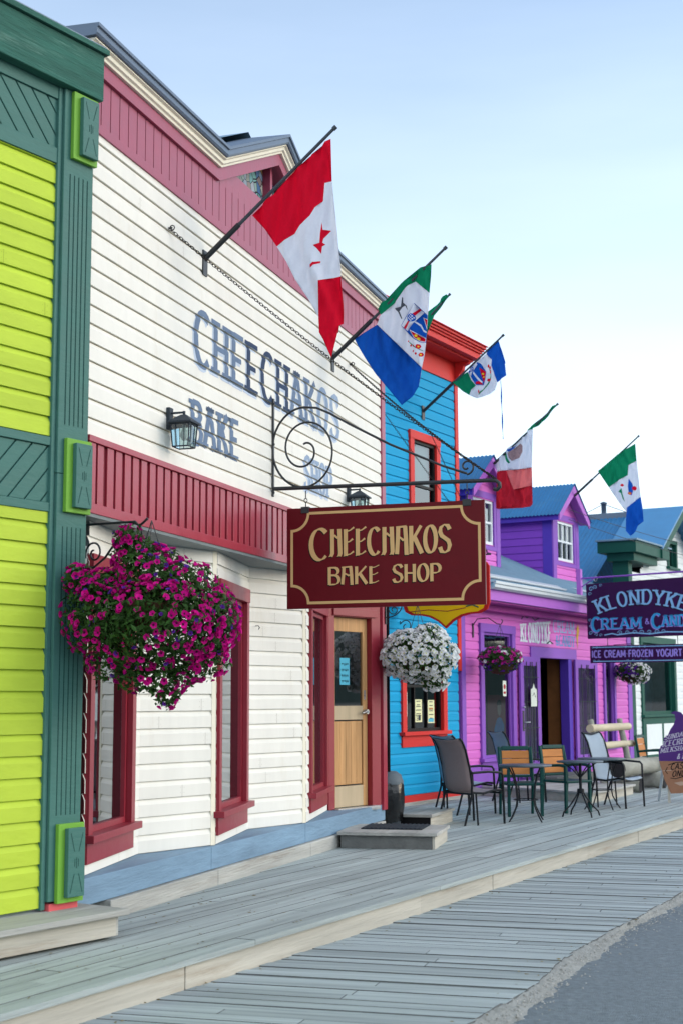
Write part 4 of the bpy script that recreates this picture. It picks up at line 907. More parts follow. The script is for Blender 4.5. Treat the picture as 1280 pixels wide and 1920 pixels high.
def dormer(yc, lab):
    hw = .69; y0, y1 = yc-hw, yc+hw; xf = -.6; zb = 3.4+PI_*(.58-xf)-.03; ze = 5.2; ov = .2; pk = 5.86; ey = hw+.16
    s = MB().use(PINK); zl = lambda z: (y0+max(0, (z-5.1))*1.05, y1-max(0, (z-5.1))*1.05)
    siding(s, y0, y1, zb-.02, 5.72, .135, .014, xf, holes=[(y0+.24, y1-.24, 4.3, 5.1)], zclip=zl)
    d_ = s.build('dormer', pb, label=lab)
    s = MB().use(PURP); s.box(xf-.02, xf+.03, y0-.02, y0+.14, zb-.06, 5.16); s.box(xf-.02, xf+.03, y1-.14, y1+.02, zb-.06, 5.16); s.box(xf-.02, xf+.026, y0+.14, y1-.14, 5.12, 5.24); s.box(xf-.02, xf+.026, y0+.14, y1-.14, 4.2, 4.28)
    s.box(xf-.02, xf+.024, y0+.14, y0+.24, 4.28, 5.12); s.box(xf-.02, xf+.024, y1-.24, y1-.14, 4.28, 5.12); s.build('trim', d_, bevel=.002)
    s = MB().use(PURD)
    for sy, yy in ((-1, y0), (1, y1)):
        z = zb-.05
        while z < 5.2:
            ze_ = min(z+.15, 5.2)
            xb = -(z-3.4)/PI_+.58-.3
            s.quad((xf, yy+sy*.016, z), (xb, yy+sy*.016, z), (xb, yy, ze_), (xf, yy, ze_)); s.quad((xf, yy, z), (xb, yy, z), (xb, yy+sy*.016, z), (xf, yy+sy*.016, z)); z = ze_
    s.build('cheek', d_)
    s = MB().use(INDI); s.box(xf-.2, xf-.001, y0-.022, y0-.0, zb-.1, 5.1); s.box(xf-2.6, xf+ov, y0-.16, y0-.14, 5.06, 5.2); s.box(xf-2.6, xf+.02, y0-.138, y0-.002, 5.08, 5.1); s.build('side_trim', d_, bevel=.002)
    s = MB().use(LILA)
    for sy in (-1, 1):
        s.prism([(yc, pk-.02), (yc, pk-.2), (yc+sy*ey, 5.04), (yc+sy*ey, 5.2)], lambda y, z: (xf+ov, y, z), lambda y, z: (xf+ov+.03, y, z))
    s.build('bargeboard', d_, bevel=.002)
    s = MB().use(LILA)
    for sy in (-1, 1): s.quad((xf+.0, yc, pk-.06), (xf+ov, yc, pk-.06), (xf+ov, yc+sy*ey, 5.12), (xf, yc+sy*ey, 5.12))
    s.use(PINK); s.add([(xf+.002, y0-.1, 5.16), (xf+.002, y1+.1, 5.16), (xf+.002, yc, pk-.1)], [(0, 1, 2)]); s.build('gable_soffit', d_)
    s = MB().use(TINB)
    n = int((3.4)/.076*6)
    for sy in (-1, 1):
        vs = []
        for i in range(n+1):
            x = xf+ov+.05-3.4*i/n; o_ = .009*math.sin(2*math.pi*x/.076); vs += [(x, yc, pk+.02+o_), (x, yc+sy*(ey+.06), 5.16+o_)]
        s.smooth = True; s.add(vs, [(2*i, 2*i+1, 2*i+3, 2*i+2) for i in range(n)]); s.smooth = False
    s.build('dormer_roof', d_)
    wn = window(d_, Matrix.Identity(4), y0+.245, y1-.245, 4.3, 5.1, x=xf+.0, trim=WINW, sash=WINW, nocase=True, bars=(yc-.13, yc+.13), hbars=(4.7,), depth=.05, inner=.2, inm=.02, imat=mat('lace_curtain', (176, 178, 168), .8, .3, 0, 9), sashw=.05)
    return d_
dormer(2.38, 'left dormer'); dormer(6.4, 'right dormer')

# ================================================================ KLONDYKE SIGNS
UK = 4.25
kb = B.thing('sign_post_bracket', 'lilac post on the roof edge with a thin purple rod carrying the ice cream signs', 'bracket')
m = MB().use(LILA); m.box(.45, .53, UK-.05, UK+.05, 3.36, 3.93); m.use(PURP); m.tube([(.5, UK, 3.755), (2.85, UK, 3.8)], .017, 8); m.tube([(.53, UK, 3.6), (.78, UK, 3.75)], .012, 6); m.build('post', kb, bevel=.003)
for a_ in (.8, 2.45):
    m = MB().use(STEEL); m.tube([(a_+.03*math.cos(R(t)), UK, 3.74+.05*math.sin(R(t))) for t in range(0, 360, 30)], .006, 6, closed=True); m.build('ring', kb)
ks = B.thing('hanging_sign', 'plum shop sign reading KLONDYKE CREAM & CANDY, hanging at the right edge', 'sign')
m = MB().use(PLUM); poly = [(.63, 2.64), (2.67, 2.66), (2.67, 3.7), (.62, 3.645)]
m.prism(poly, lambda x, z: (x, UK-.02, z), lambda x, z: (x, UK+.02, z)); kbd = m.build('board', ks, bevel=.003)
def kf(a, b, l): return (a, UK-.021-l, b)
m = MB()
def arch(txt, x0, x1, zc, h, sag, mt_, sw=.15, sh=BLK, fan=.0):
    wd = x1-x0
    def f(a, b, l):
        t = a/wd*2-1; bb_ = b-h/2; ang = -t*fan; return kf(x0+a+bb_*math.sin(-ang), zc+sag*(1-t*t)+bb_*math.cos(ang), l)
    Lq = letters(txt, 'slab', h, wd, sw)
    if sh: put_letters(m, Lq, f, sh, -.014, -.014, .001)
    put_letters(m, Lq, f, mt_, 0, 0, .0025)
arch('KLONDYKE', .80, 2.50, 3.21, .27, .16, SKYL, .15, BLK, .45)
arch('C', .71, .88, 2.90, .26, 0, AQUA, .17, LAVL); arch('REAM', .90, 1.66, 2.91, .2, 0, AQUA, .16, LAVL); arch('&', 1.72, 1.80, 2.93, .11, 0, LAVL, .14, None)
arch('C', 1.84, 2.02, 2.93, .26, 0, AQUA, .17, LAVL); arch('ANDY', 2.04, 2.60, 2.93, .2, 0, AQUA, .16, LAVL)
def curl(mm_, cx, cz, s, flip=1, lift=.0024):
    P = [(cx+flip*s*(.15+.85*(1-i/16))*math.cos(i*.45), cz+s*(.15+.85*(1-i/16))*math.sin(i*.45)) for i in range(17)]
    for q in ribbon(P, lambda a, b: s*.22): mm_.add([kf(a, b, lift) for a, b in q], [(0, 1, 2, 3)])
m.use(SKYL)
for i, (cx, cz, s, f_) in enumerate([(.72, 3.55, .05, 1), (.80, 3.58, .04, -1), (.69, 3.46, .035, 1), (.9, 3.61, .03, 1), (.68, 2.98, .03, 1), (.70, 2.86, .035, -1), (.69, 2.74, .04, 1), (.80, 2.71, .035, -1), (.88, 2.70, .03, 1), (2.58, 3.6, .05, -1), (2.5, 3.62, .04, 1), (2.6, 2.74, .045, -1)]): curl(m, cx, cz, s, f_)
for (cx, s) in ((1.25, .045), (1.38, .04), (1.52, .045), (1.66, .045), (1.80, .04), (1.93, .045), (2.06, .04)): curl(m, cx, 2.735, s, 1 if int(cx*10) % 2 else -1, .0028)
for q in ribbon([(.95, 2.70), (1.1, 2.725), (1.2, 2.70), (1.5, 2.73), (1.8, 2.70), (2.1, 2.73), (2.45, 2.72)], lambda a, b: .022): m.add([kf(a, b, .0022) for a, b in q], [(0, 1, 2, 3)])
m.build('painted_lettering', kbd)
k2 = B.thing('hanging_sign', 'narrow plum signboard reading ICE CREAM FROZEN YOGURT below the larger plum sign', 'sign')
m = MB().use(PLUM); m.box(.665, 2.67, UK-.015, UK+.015, 2.195, 2.51); k2b = m.build('board', k2, bevel=.003)
m = MB(); m.use(SKYL)
for zz in (2.225, 2.48): m.add([kf(.72, zz-.008, -.004), kf(2.62, zz-.008, -.004), kf(2.62, zz+.008, -.004), kf(.72, zz+.008, -.004)], [(0, 1, 2, 3)])
for cx in (.72, .8, 1.35, 1.45, 1.6, 1.7, 2.5): curl(m, cx, 2.475, .024, 1, -.0035); curl(m, cx+.03, 2.232, .024, -1, -.0035)
arch2 = letters('ICE CREAM.FROZEN YOGURT.', 'sans', .125, 1.72, .2)
put_letters(m, arch2, lambda a, b, l: (.70+a, UK-.016-l, 2.295+b), LAVL, 0, 0, .002); m.build('painted_lettering', k2b)
for a_ in (1.0, 2.3):
    m = MB().use(IRON); m.tube([(a_, UK, 2.66), (a_, UK, 2.5)], .006, 6); m.build('hanger', k2)

# ================================================================ FAR WHITE/GREEN BUILDING
fb = B.thing('green_trimmed_house', 'white house with forest green trim and blue metal roof at the far right', 'building')
m = MB().use(FWHT)
siding(m, 8.47, 15.5, .05, 6.1, .15, .014, 0, holes=[(9.15, 11.45, .35, 2.75), (11.3, 11.85, 4.55, 5.1)], zclip=lambda z: (8.47, 15.5) if z < 4.3 else (max(8.47, 11.6-(5.85-z)/.66), 11.6+(5.85-z)/.66)); m.build('wall', fb)
m = MB().use(FWHT); siding(m, -8, 0, 3.0, 3.82, .15, .014, 0)
for v in range(len(m.v)): a = m.v[v]; m.v[v] = (a[1]-.3, 8.47-a[0], a[2])
m.build('end_wall', fb)
m = MB().use(DGRN); m.box(-.32, .03, 8.43, 8.66, 0, 4.72); m.build('corner_post', fb, bevel=.003)
m = MB().use(DGRN); m.box(-.55, .3, 8.15, 10.5, 4.62, 4.86); m.box(-.4, .2, 8.3, 9.9, 4.45, 4.618); m.use(TING); m.box(-.58, .34, 8.1, 10.55, 4.862, 4.9); m.build('parapet_cornice', fb, bevel=.005)
RY, RZ, SL = 11.6, 5.98, .64
m = MB().use(TINB)
n = int(9/.076*6)
for sy, yl in ((-1, 4.3), (1, 4.0)):
    vs = []
    for i in range(n+1):
        x = -.9-9*i/n; o_ = .012*math.sin(2*math.pi*x/.11); vs += [(x, RY, RZ-.1+o_), (x, RY+sy*yl, RZ-.1-SL*yl+o_)]
    m.smooth = True; m.add(vs, [(2*i, 2*i+1, 2*i+3, 2*i+2) for i in range(n)]); m.smooth = False
m.build('roof', fb)
m = MB().use(mat('flat_blue_roof_metal', (72, 132, 176), .4, .1, .1, 3, spec=.5, dirt=.3, dirtcol=(40, 100, 150)))
for sy in (-1, 1): m.prism([(RY, RZ), (RY, RZ-.05), (RY+sy*1.75, RZ-.05-1.75*SL), (RY+sy*1.75, RZ-1.75*SL)], lambda y, z: (.35, y, z), lambda y, z: (-.95, y, z))
m.build('porch_roof', fb)
m = MB().use(DGRN)
for sy in (-1, 1): m.prism([(RY, RZ-.05), (RY, RZ-.27), (RY+sy*1.75, RZ-.25-1.75*SL), (RY+sy*1.75, RZ-.05-1.75*SL)], lambda y, z: (.3, y, z), lambda y, z: (.34, y, z))
m.build('bargeboard', fb, bevel=.003)
window(fb, Matrix.Identity(4), 11.3, 11.85, 4.55, 5.1, x=.02, case=.09, trim=DGRN, sash=DGRN, depth=.1, label='small attic window')
fw = window(fb, Matrix.Identity(4), 9.2, 11.4, 1.2, 2.75, x=.02, case=.15, trim=DGRN, sash=DGRN, depth=.1, glass=GLASSF, sashw=.07, imat=mat('shop_display', (80, 130, 140), .8, .6, 0, 3), inner=.5, label='wide green-framed shop window')
m = MB().use(DGRN); m.box(-.05, .05, 9.05, 11.55, .1, 1.14); m.use(FWHT); m.box(.05, .058, 9.25, 10.3, .35, 1.0); m.box(.05, .058, 10.45, 11.4, .35, 1.0); m.build('panelled_base', fb, bevel=.003)
m = MB().use(DGRN); m.box(-.5, .0, 8.46, 8.47, 0, 2.8); m.build('side_return', fb)
m = MB().use(FASC); m.box(-.2, .1, 8.5, 15, -.02, .12); m.build('foundation_beam', fb)
cp = thing('stove_pipe', 'capped metal stove pipe with guy wires on the blue roof ridge', 'chimney', B.w(-1.6, 11.6, 5.86), B.rz)
m = MB().use(GUT); m.lathe([(.06, 0), (.06, .30), (.085, .30), (.085, .33), (.02, .36)], 14); m.build('pipe', cp)
for k in (-1, 1): m = MB().use(GUT); m.tube([(0, 0, .3), (k*.55, -.02, .07)], .009, 5); m.build('guy_wire', cp)
m = MB().use(GUT); m.box(-.62, .62, -.14, .14, -.1, .06); m.build('base', cp, bevel=.004)

# ================================================================ FLAGS
def inside(p, poly):
    c = False; n = len(poly)
    for i in range(n):
        (x1, y1), (x2, y2) = poly[i], poly[i-1]
        if (y1 > p[1]) != (y2 > p[1]) and p[0] < (x2-x1)*(p[1]-y1)/(y2-y1)+x1: c = not c
    return c
def flag(F, U, out, regs, base, label, fold, group='flags on angled poles along the shopfronts', name='flag', cell=.026):
    """cloth hanging in the plane of its pole; regs = [(material, polygon)] later ones on top; fold(x,z)->offset along the street"""
    polys = [out]+[p for _, p in regs]; V = []; Ed = []
    for p in polys:
        s = len(V); V += [Vector(q) for q in p]; n = len(p); Ed += [(s+i, s+(i+1) % n) for i in range(n)]
    xs = [q[0] for q in out]; zs = [q[1] for q in out]; x = min(xs)
    while x < max(xs):
        z = min(zs)
        while z < max(zs):
            if inside((x, z), out): V.append(Vector((x, z)))
            z += cell
        x += cell*.6
    vo, eo, fo, *_ = delaunay_2d_cdt(V, Ed, [], 0, 1e-4)
    mb = MB(); mats_ = [base]+[m_ for m_, _ in regs]
    for m_ in mats_: mb.use(m_)
    mb.v = [(v.x, U+fold(v.x, v.y)+0.017*math.sin(v.x*38+v.y*9+math.sin(v.y*5)*2)+.009*math.sin(v.x*71-v.y*13), v.y) for v in vo]
    for f in fo:
        c = sum((vo[i] for i in f), Vector((0, 0)))/len(f)
        if not inside(c, out): continue
        k = base
        for m_, p in regs:
            if inside(c, p): k = m_
        mb.use(k); mb.f.append(tuple(f)); mb.mi.append(mb.cur); mb.sm.append(True)
    o = mb.build(name); o.matrix_world = F.M; tag(o, label, 'flag', group); return o
def pole(F, U, a, b, label, plate=True, sleeve=.45):
    r_ = thing('flag_pole', label, 'flag pole', F.w(a[0], U, a[1]), F.rz, 'angled flag poles'); d = Vector((b[0]-a[0], 0, b[1]-a[1])); m = MB().use(POLE)
    m.tube([(.0, 0, 0), tuple(d)], [.017, .014], 10); m.tube([tuple(d*.99), tuple(d*1.012)], .02, 10); m.build('pole', r_)
    m = MB().use(IRON)
    if plate: m.box(.018-a[0], .03-a[0], -.045, .045, -.13, .09); 
    m.tube([(.0, 0, 0), tuple(d*(sleeve/d.length))], .024, 10); m.build('bracket', r_)
    return r_
def fold1(x, z):
    t = max(0, min(1, (6.3-z)/1.6)); s = (x-1.06)/.12
    return (.045*math.tanh(s*2)*(.25+t) if z > 4.6 else .03*math.sin(x*40))+.035*math.sin((x*7+z*1.3)*3)*t+.02*math.sin(x*31+z*3)*t
F1out = [(1.167, 6.306), (1.176, 5.926), (1.21, 5.536), (1.244, 5.091), (1.256, 4.687), (1.226, 4.672), (1.223, 4.473), (1.194, 4.37), (1.147, 4.445), (1.106, 4.545), (1.065, 4.612), (1.063, 4.738), (0.982, 4.896), (0.875, 5.069), (0.79, 5.24), (0.705, 5.378), (0.595, 5.544), (0.472, 5.686)]
F1red1 = [(0.472, 5.686), (0.705, 5.378), (0.778, 5.424), (0.85, 5.487), (0.947, 5.576), (1.001, 5.623), (1.037, 5.701), (1.103, 5.753), (1.113, 5.916), (1.176, 5.926), (1.167, 6.306)]
F1red2 = [(1.244, 5.091), (1.173, 5.086), (1.113, 5.069), (1.078, 5.043), (1.063, 4.738), (1.065, 4.612), (1.106, 4.545), (1.147, 4.445), (1.194, 4.37), (1.223, 4.473), (1.226, 4.672), (1.256, 4.687)]
F1leafA = [(1.025, 5.363), (1.076, 5.384), (1.081, 5.456), (1.093, 5.566), (1.098, 5.503), (1.16, 5.5), (1.126, 5.46), (1.102, 5.425), (1.096, 5.39), (1.12, 5.372), (1.094, 5.355), (1.087, 5.29), (1.054, 5.336)]
F1leafB = [(1.009, 5.157), (1.01, 5.186), (1.03, 5.205), (1.082, 5.226), (1.082, 5.209), (1.036, 5.183)]
pole(W, 1.49, (.001, 5.332), (1.21, 6.384), 'long dark pole of the red and white flag, bolted to the white wall')
flag(W, 1.49, F1out, [(FR_, F1red1), (FR_, F1red2), (FR_, F1leafA), (FR_, F1leafB)], FW_, 'big red and white maple leaf flag hanging limp, nearest of the flags', fold1)
F2out = [(1.15, 6.236), (1.121, 5.92), (1.097, 5.664), (1.082, 5.498), (1.069, 5.367), (1.044, 5.071), (1.013, 4.875), (0.92, 4.791), (0.802, 4.701), (0.652, 4.885), (0.518, 5.061), (0.399, 5.254), (0.306, 5.396), (0.263, 5.484), (0.522, 5.622), (0.599, 5.699), (0.54, 5.797), (0.78, 5.994), (1.036, 6.197)]
F2green = [(0.54, 5.797), (0.599, 5.699), (0.745, 5.829), (0.865, 5.969), (0.967, 6.064), (1.121, 5.92), (1.15, 6.236), (1.036, 6.197), (0.78, 5.994)]
F2blue = [(0.263, 5.484), (0.522, 5.624), (1.044, 5.082), (1.013, 4.875), (0.92, 4.791), (0.802, 4.701), (0.652, 4.885), (0.518, 5.061), (0.399, 5.254), (0.306, 5.396)]
def disc(cx, cz, r, n=12): return [(cx+r*math.cos(6.2832*i/n), cz+r*math.sin(6.2832*i/n)) for i in range(n)]
FY = mat('flag_yellow_print', (225, 200, 40), .8, 0, 0, transl=.3); FK = mat('flag_grey_print', (72, 78, 88), .8, 0, 0, transl=.3)
def checks(cx, cz, r):
    L_ = []
    for i in range(-2, 3):
        for j in range(-2, 3):
            if (i+j) % 2 == 0 and math.hypot(i, j) < 2.5:
                s = r*.17; x_, z_ = cx+i*r*.38, cz+j*r*.38; L_.append((FW_, [(x_-s, z_-s), (x_+s, z_-s), (x_+s, z_+s), (x_-s, z_+s)]))
    return L_
F2dog = [(0.83, 5.88), (0.812, 5.781), (0.741, 5.771), (0.761, 5.744), (0.781, 5.725), (0.811, 5.647), (0.821, 5.655), (0.795, 5.732), (0.829, 5.771), (0.863, 5.785), (0.888, 5.732), (0.88, 5.783), (0.843, 5.82), (0.842, 5.879)]
pole(W, 5.0, (.002, 5.259), (1.309, 6.398), 'dark pole at the far end of the white wall carrying the coat of arms flag', sleeve=.62)
regs2 = [(FG_, F2green), (FB_, F2blue), (FB_, [(0.956, 5.818), (1.094, 5.677), (1.082, 5.498), (1.069, 5.375), (1.002, 5.389), (0.935, 5.428), (0.802, 5.581)]),
 (FW_, [(0.953, 5.811), (1.044, 5.721), (0.869, 5.518), (0.807, 5.581)]), (FR_, [(0.995, 5.772), (1.014, 5.752), (0.847, 5.544), (0.828, 5.559)]), (FB_, disc(.918, 5.655, .046)), *checks(.918, 5.655, .04),
 (FW_, [(0.959, 5.622), (1.013, 5.588), (1.037, 5.532), (1.078, 5.498), (1.074, 5.482), (1.03, 5.514), (1.003, 5.57), (0.949, 5.607)]),
 (FW_, [(1.028, 5.672), (1.09, 5.636), (1.085, 5.515)]), (FR_, [(1.04, 5.662), (1.088, 5.628), (1.083, 5.545)]), (FW_, [(0.895, 5.53), (1.07, 5.43), (1.064, 5.382), (1.002, 5.397), (0.942, 5.432)]), (FR_, [(0.91, 5.512), (1.064, 5.42), (1.06, 5.388), (1.002, 5.405), (0.95, 5.435)]), (FY, disc(.965, 5.457, .016, 8)), (FY, disc(.99, 5.425, .016, 8)), (FK, F2dog),
 (FG_, [(0.876, 5.396), (0.959, 5.318), (1.045, 5.278), (1.042, 5.286), (0.963, 5.327), (0.883, 5.402)])]+[(FR_, disc(a, b, r_, 6)) for a, b, r_ in ((.99, 5.335, .03), (1.025, 5.235, .028), (.9, 5.36, .012), (.93, 5.29, .014), (.965, 5.255, .014), (.873, 5.41, .01), (.94, 5.345, .012))]+[(FY, disc(.99, 5.335, .01, 6)), (FY, disc(1.025, 5.235, .01, 6))]
flag(W, 5.0, F2out, regs2, FW_, 'blue, white and green flag with a coat of arms, second from the left', lambda x, z: .05*math.sin((x-z*.4)*9)+.03*math.sin(x*22+z*4))
pole(B, -2.2, (.02, 6.627), (.997, 7.486), 'pole with a green flag rolled round it, above the red cornice', plate=True)
flag(B, -2.2, [(0.949, 7.494), (0.998, 7.455), (0.824, 7.325), (0.748, 7.199), (0.701, 7.091), (0.62, 6.964), (0.519, 6.863), (0.421, 7.014), (0.523, 7.184), (0.624, 7.239), (0.775, 7.378)], [], FG_, 'green end of a flag rolled round its pole above the red cornice', lambda x, z: .04*math.sin(x*14+z*9))
pole(B, -1.17, (.02, 6.006), (1.393, 7.041), 'dark pole bolted to the turquoise wall above its window', sleeve=.7)
F4out = [(1.31, 6.982), (1.434, 6.601), (1.416, 6.599), (1.447, 6.409), (1.392, 6.358), (1.292, 6.323), (1.216, 6.227), (1.14, 6.17), (1.015, 6.137), (0.889, 6.142), (0.776, 6.199), (0.688, 6.263), (0.55, 6.409), (0.744, 6.575), (0.899, 6.698), (1.065, 6.819), (1.192, 6.92)]
F4blue = [(1.065, 6.819), (1.192, 6.92), (1.31, 6.982), (1.434, 6.601), (1.447, 6.409), (1.392, 6.358), (1.292, 6.323), (1.221, 6.483), (1.178, 6.605), (1.19, 6.697)]
regs4 = [(FB_, F4blue), (FG_, [(0.55, 6.409), (0.744, 6.575), (0.798, 6.439), (0.887, 6.339), (0.803, 6.285), (0.776, 6.199), (0.688, 6.263)]), (FB_, [(0.924, 6.702), (0.986, 6.664), (1.059, 6.537), (1.065, 6.408), (1.03, 6.323), (0.892, 6.346), (0.831, 6.423), (0.757, 6.574)]),
 (FW_, [(.9, 6.69), (.93, 6.66), (.8, 6.5), (.77, 6.55)]), (FB_, disc(.82, 6.6, .045, 10)), *checks(.82, 6.6, .04), (FR_, [(0.96, 6.608), (1.052, 6.538), (1.06, 6.408), (1.034, 6.365)]), (FR_, [(.89, 6.36), (1.02, 6.335), (.96, 6.4), (.9, 6.39)]), (FY, disc(1.02, 6.5, .016, 6)), (FY, disc(1.035, 6.45, .014, 6)), (FW_, [(.86, 6.56), (.94, 6.45), (1.01, 6.38), (1.0, 6.36), (.92, 6.43), (.85, 6.53)]),
 (FG_, [(1.099, 6.638), (1.135, 6.587), (1.151, 6.468), (1.118, 6.331), (1.016, 6.226), (0.915, 6.191), (0.915, 6.214), (1.017, 6.254), (1.098, 6.345), (1.126, 6.471), (1.113, 6.578)])]+[(FR_, disc(a, b, .028, 6)) for a, b in ((1.142, 6.52), (1.11, 6.4), (1.10, 6.62), (.93, 6.24), (1.14, 6.58))]
o4 = flag(B, -1.17, F4out, regs4, FW_, 'small blue, white and green flag with arms billowing right of the red cornice', lambda x, z: .09*math.sin((x-.55)*4.2)+.03*math.sin(x*17+z*6))
m = MB().use(FB_); m.smooth = True
for i in range(14): a_ = i/14; b_ = (i+1)/14; m.quad((1.335+.02*a_, -1.17+.012*math.sin(i*1.1), 6.34-.9*a_), (1.350+.02*a_, -1.17-.012*math.cos(i), 6.34-.9*a_), (1.350+.02*b_, -1.17-.012*math.cos(i+1), 6.34-.9*b_), (1.335+.02*b_, -1.17+.012*math.sin((i+1)*1.1), 6.34-.9*b_))
rb = m.build('torn_ribbon', o4)
u1, u2 = 2.38, 6.4
pole(B, u1, (-.36, 5.72), (0.867, 6.669), 'pole on the left dormer peak carrying the green white red flag', plate=False, sleeve=.3)
flag(B, u1, [(0.418, 6.278), (0.387, 5.587), (0.366, 4.942), (0.341, 4.893), (0.126, 4.897), (-0.314, 4.906), (-0.347, 4.922), (-0.34, 5.592), (-0.38, 5.753), (-0.188, 5.85), (0.045, 6.072), (0.275, 6.235), (.321, 6.259), (.444, 6.375), (.611, 6.499), (.777, 6.623), (.867, 6.665), (.845, 6.611), (.73, 6.529), (.609, 6.415), (.442, 6.29)],
 [(FG_, [(.275, 6.235), (.321, 6.259), (.444, 6.375), (.611, 6.499), (.777, 6.623), (.867, 6.665), (.845, 6.611), (.73, 6.529), (.609, 6.415), (.442, 6.29), (.418, 6.26), (.36, 6.255)]), (mat('flag_sheer_red_cloth', (190, 40, 56), .8, .06, .2, 40, spec=.1, transl=.5), [(-0.341, 5.583), (-0.133, 5.58), (0.11, 5.582), (0.387, 5.581), (0.366, 4.942), (0.341, 4.893), (0.126, 4.897), (-0.314, 4.906), (-0.347, 4.922)]),
  (mat('flag_pale_red_cloth', (228, 120, 120), .8, .06, .2, 40, spec=.1, transl=.45), [(-.12, 5.575), (.383, 5.575), (.37, 5.27), (.02, 5.22)]), (FBR, [(0.136, 6.049), (0.195, 5.987), (0.183, 5.888), (0.1, 5.796), (-0.008, 5.735), (-0.052, 5.795), (-0.071, 5.883), (0.012, 5.947)]), (FG_, [(-0.157, 5.885), (-0.111, 5.895), (-0.082, 5.798), (-0.024, 5.70), (-0.069, 5.695), (-0.129, 5.759)]), (FB_, [(-.09, 5.93), (-.05, 5.95), (0.02, 5.99), (.06, 6.03), (.02, 5.96), (-.05, 5.9)])],
 FW_, 'green, white and red flag with a brown emblem, by the left dormer', lambda x, z: .05*math.sin(x*13)+.03*math.sin(x*29+z*2))
pole(B, u2, (-.374, 5.63), (1.001, 6.728), 'thin pole on the right dormer peak carrying the farthest flag', plate=False, sleeve=.5)
flag(B, u2, [(0.893, 6.609), (0.908, 6.259), (0.973, 5.528), (0.999, 5.336), (1.012, 5.036), (0.906, 4.948), (0.86, 4.841), (0.77, 4.745), (0.708, 4.844), (0.719, 5.223), (0.397, 5.732), (0.175, 6.081), (0.541, 6.346)],
 [(FG_, [(0.893, 6.609), (0.908, 6.259), (0.772, 6.165), (0.759, 5.965), (0.397, 5.732), (0.175, 6.081), (0.541, 6.346)]), (FB_, [(0.973, 5.528), (0.823, 5.413), (0.722, 5.309), (0.708, 4.844), (0.77, 4.745), (0.86, 4.841), (0.906, 4.948), (1.012, 5.036), (0.999, 5.336)]), (FB_, [(0.773, 5.894), (0.825, 5.794), (0.85, 5.70), (0.811, 5.56), (0.765, 5.58), (0.755, 5.736)]), (FR_, disc(.86, 5.7, .045, 8)), (FR_, disc(.78, 5.6, .03, 8)), (FY, disc(.78, 5.6, .014, 6)), (FR_, disc(.66, 5.76, .03, 6)), (FG_, [(0.584, 5.63), (0.652, 5.70), (0.664, 5.59), (0.702, 5.42), (0.662, 5.49), (.64, 5.6)])],
 FW_, 'green, white and blue flag with arms hanging over the far blue roof', lambda x, z: .09*math.tanh((x-.76)*14)+.02*math.sin(x*30+z*3))

# ================================================================ HANGING BASKETS
def basket(loc, rz, label, ells, nleaf, flowers, clip=None, pot=(.2, .16), potz=-.02, hang=.4, group='hanging flower baskets', seed=1, leafs=.032, cords=True):
    rnd = random.Random(seed); t = thing('hanging_basket', label, 'hanging basket', loc, rz, group); Mi = (Matrix.Translation(loc) @ Matrix.Rotation(rz, 4, 'Z'))
    m = MB().use(COIR); r_, h_ = pot; m.lathe([(.001, potz-h_), (r_*.55, potz-h_*.9), (r_*.9, potz-h_*.4), (r_, potz), (r_*.9, potz), (.001, potz-.02)], 16); m.build('pot', t)
    m = MB().use(IRON)
    if cords:
        for a in (30, 150, 270): m.tube([(r_*math.cos(R(a)), r_*math.sin(R(a)), potz), (0, 0, hang)], .0035, 5)
        m.build('hanger_cord', t)
    def sample(surf):
        while True:
            e = rnd.choices(ells, [x[6] for x in ells])[0]; v = Vector((rnd.gauss(0, 1), rnd.gauss(0, 1), rnd.gauss(0, 1))).normalized(); k = rnd.uniform(.9, 1.06) if surf else rnd.uniform(.25, 1.04)**.6
            p = Vector((e[0]+v.x*e[3]*k, e[1]+v.y*e[4]*k, e[2]+v.z*e[5]*k))
            if surf:
                if any(((p.x-f[0])/f[3])**2+((p.y-f[1])/f[4])**2+((p.z-f[2])/f[5])**2 < .74 for f in ells if f is not e): continue
            if clip:
                q = clip(Mi @ p)
                if q is None: continue
            return p, Vector((v.x/e[3], v.y/e[4], v.z/e[5])).normalized()
    m = MB().use(LEAF)
    for i in range(nleaf):
        p, nn = sample(False); d = (nn+Vector((rnd.uniform(-1, 1), rnd.uniform(-1, 1), rnd.uniform(-1, 1)))*.9).normalized(); a = d.orthogonal().normalized(); a = (Matrix.Rotation(rnd.random()*6.28, 3, d) @ a); b = d.cross(a); s = leafs*rnd.uniform(.6, 1.3)
        m.add([tuple(p-a*s), tuple(p+b*s*.42), tuple(p+a*s+d*s*.3), tuple(p-b*s*.42)], [(0, 1, 2, 3)])
    m.build('foliage', t)
    for nm, pet, cen, cnt, fs, zf in flowers:
        m = MB(); m.smooth = False
        for i in range(cnt):
            for _ in range(40):
                p, nn = sample(True)
                if rnd.random() < zf(p): break
            nn = (nn*1.0+Vector((rnd.uniform(-1, 1), rnd.uniform(-1, 1), rnd.uniform(-.5, .9)))*.45).normalized(); a = nn.orthogonal().normalized(); a = Matrix.Rotation(rnd.random()*6.28, 3, nn) @ a; b = nn.cross(a); s = fs*rnd.uniform(.75, 1.15)
            P = [tuple(p-nn*s*.7)]; k = 10
            for j in range(k):
                an = 6.2832*j/k; rr_ = s*(1.0 if j % 2 == 0 else .82); P.append(tuple(p+(a*math.cos(an)+b*math.sin(an))*rr_+nn*s*(.1 if j % 2 else 0)))
            m.use(pet); m.add([P[0]]+P[1:], [(0, 1+j, 1+(j+1) % k) for j in range(k)])
            q = [tuple(p+(a*math.cos(6.2832*j/5)+b*math.sin(6.2832*j/5))*s*.3-nn*s*.36) for j in range(5)]
            m.use(cen); m.add(q, [(0, 1, 2, 3, 4)])
        o = m.build(nm, t); o['kind'] = 'stuff'
    return t
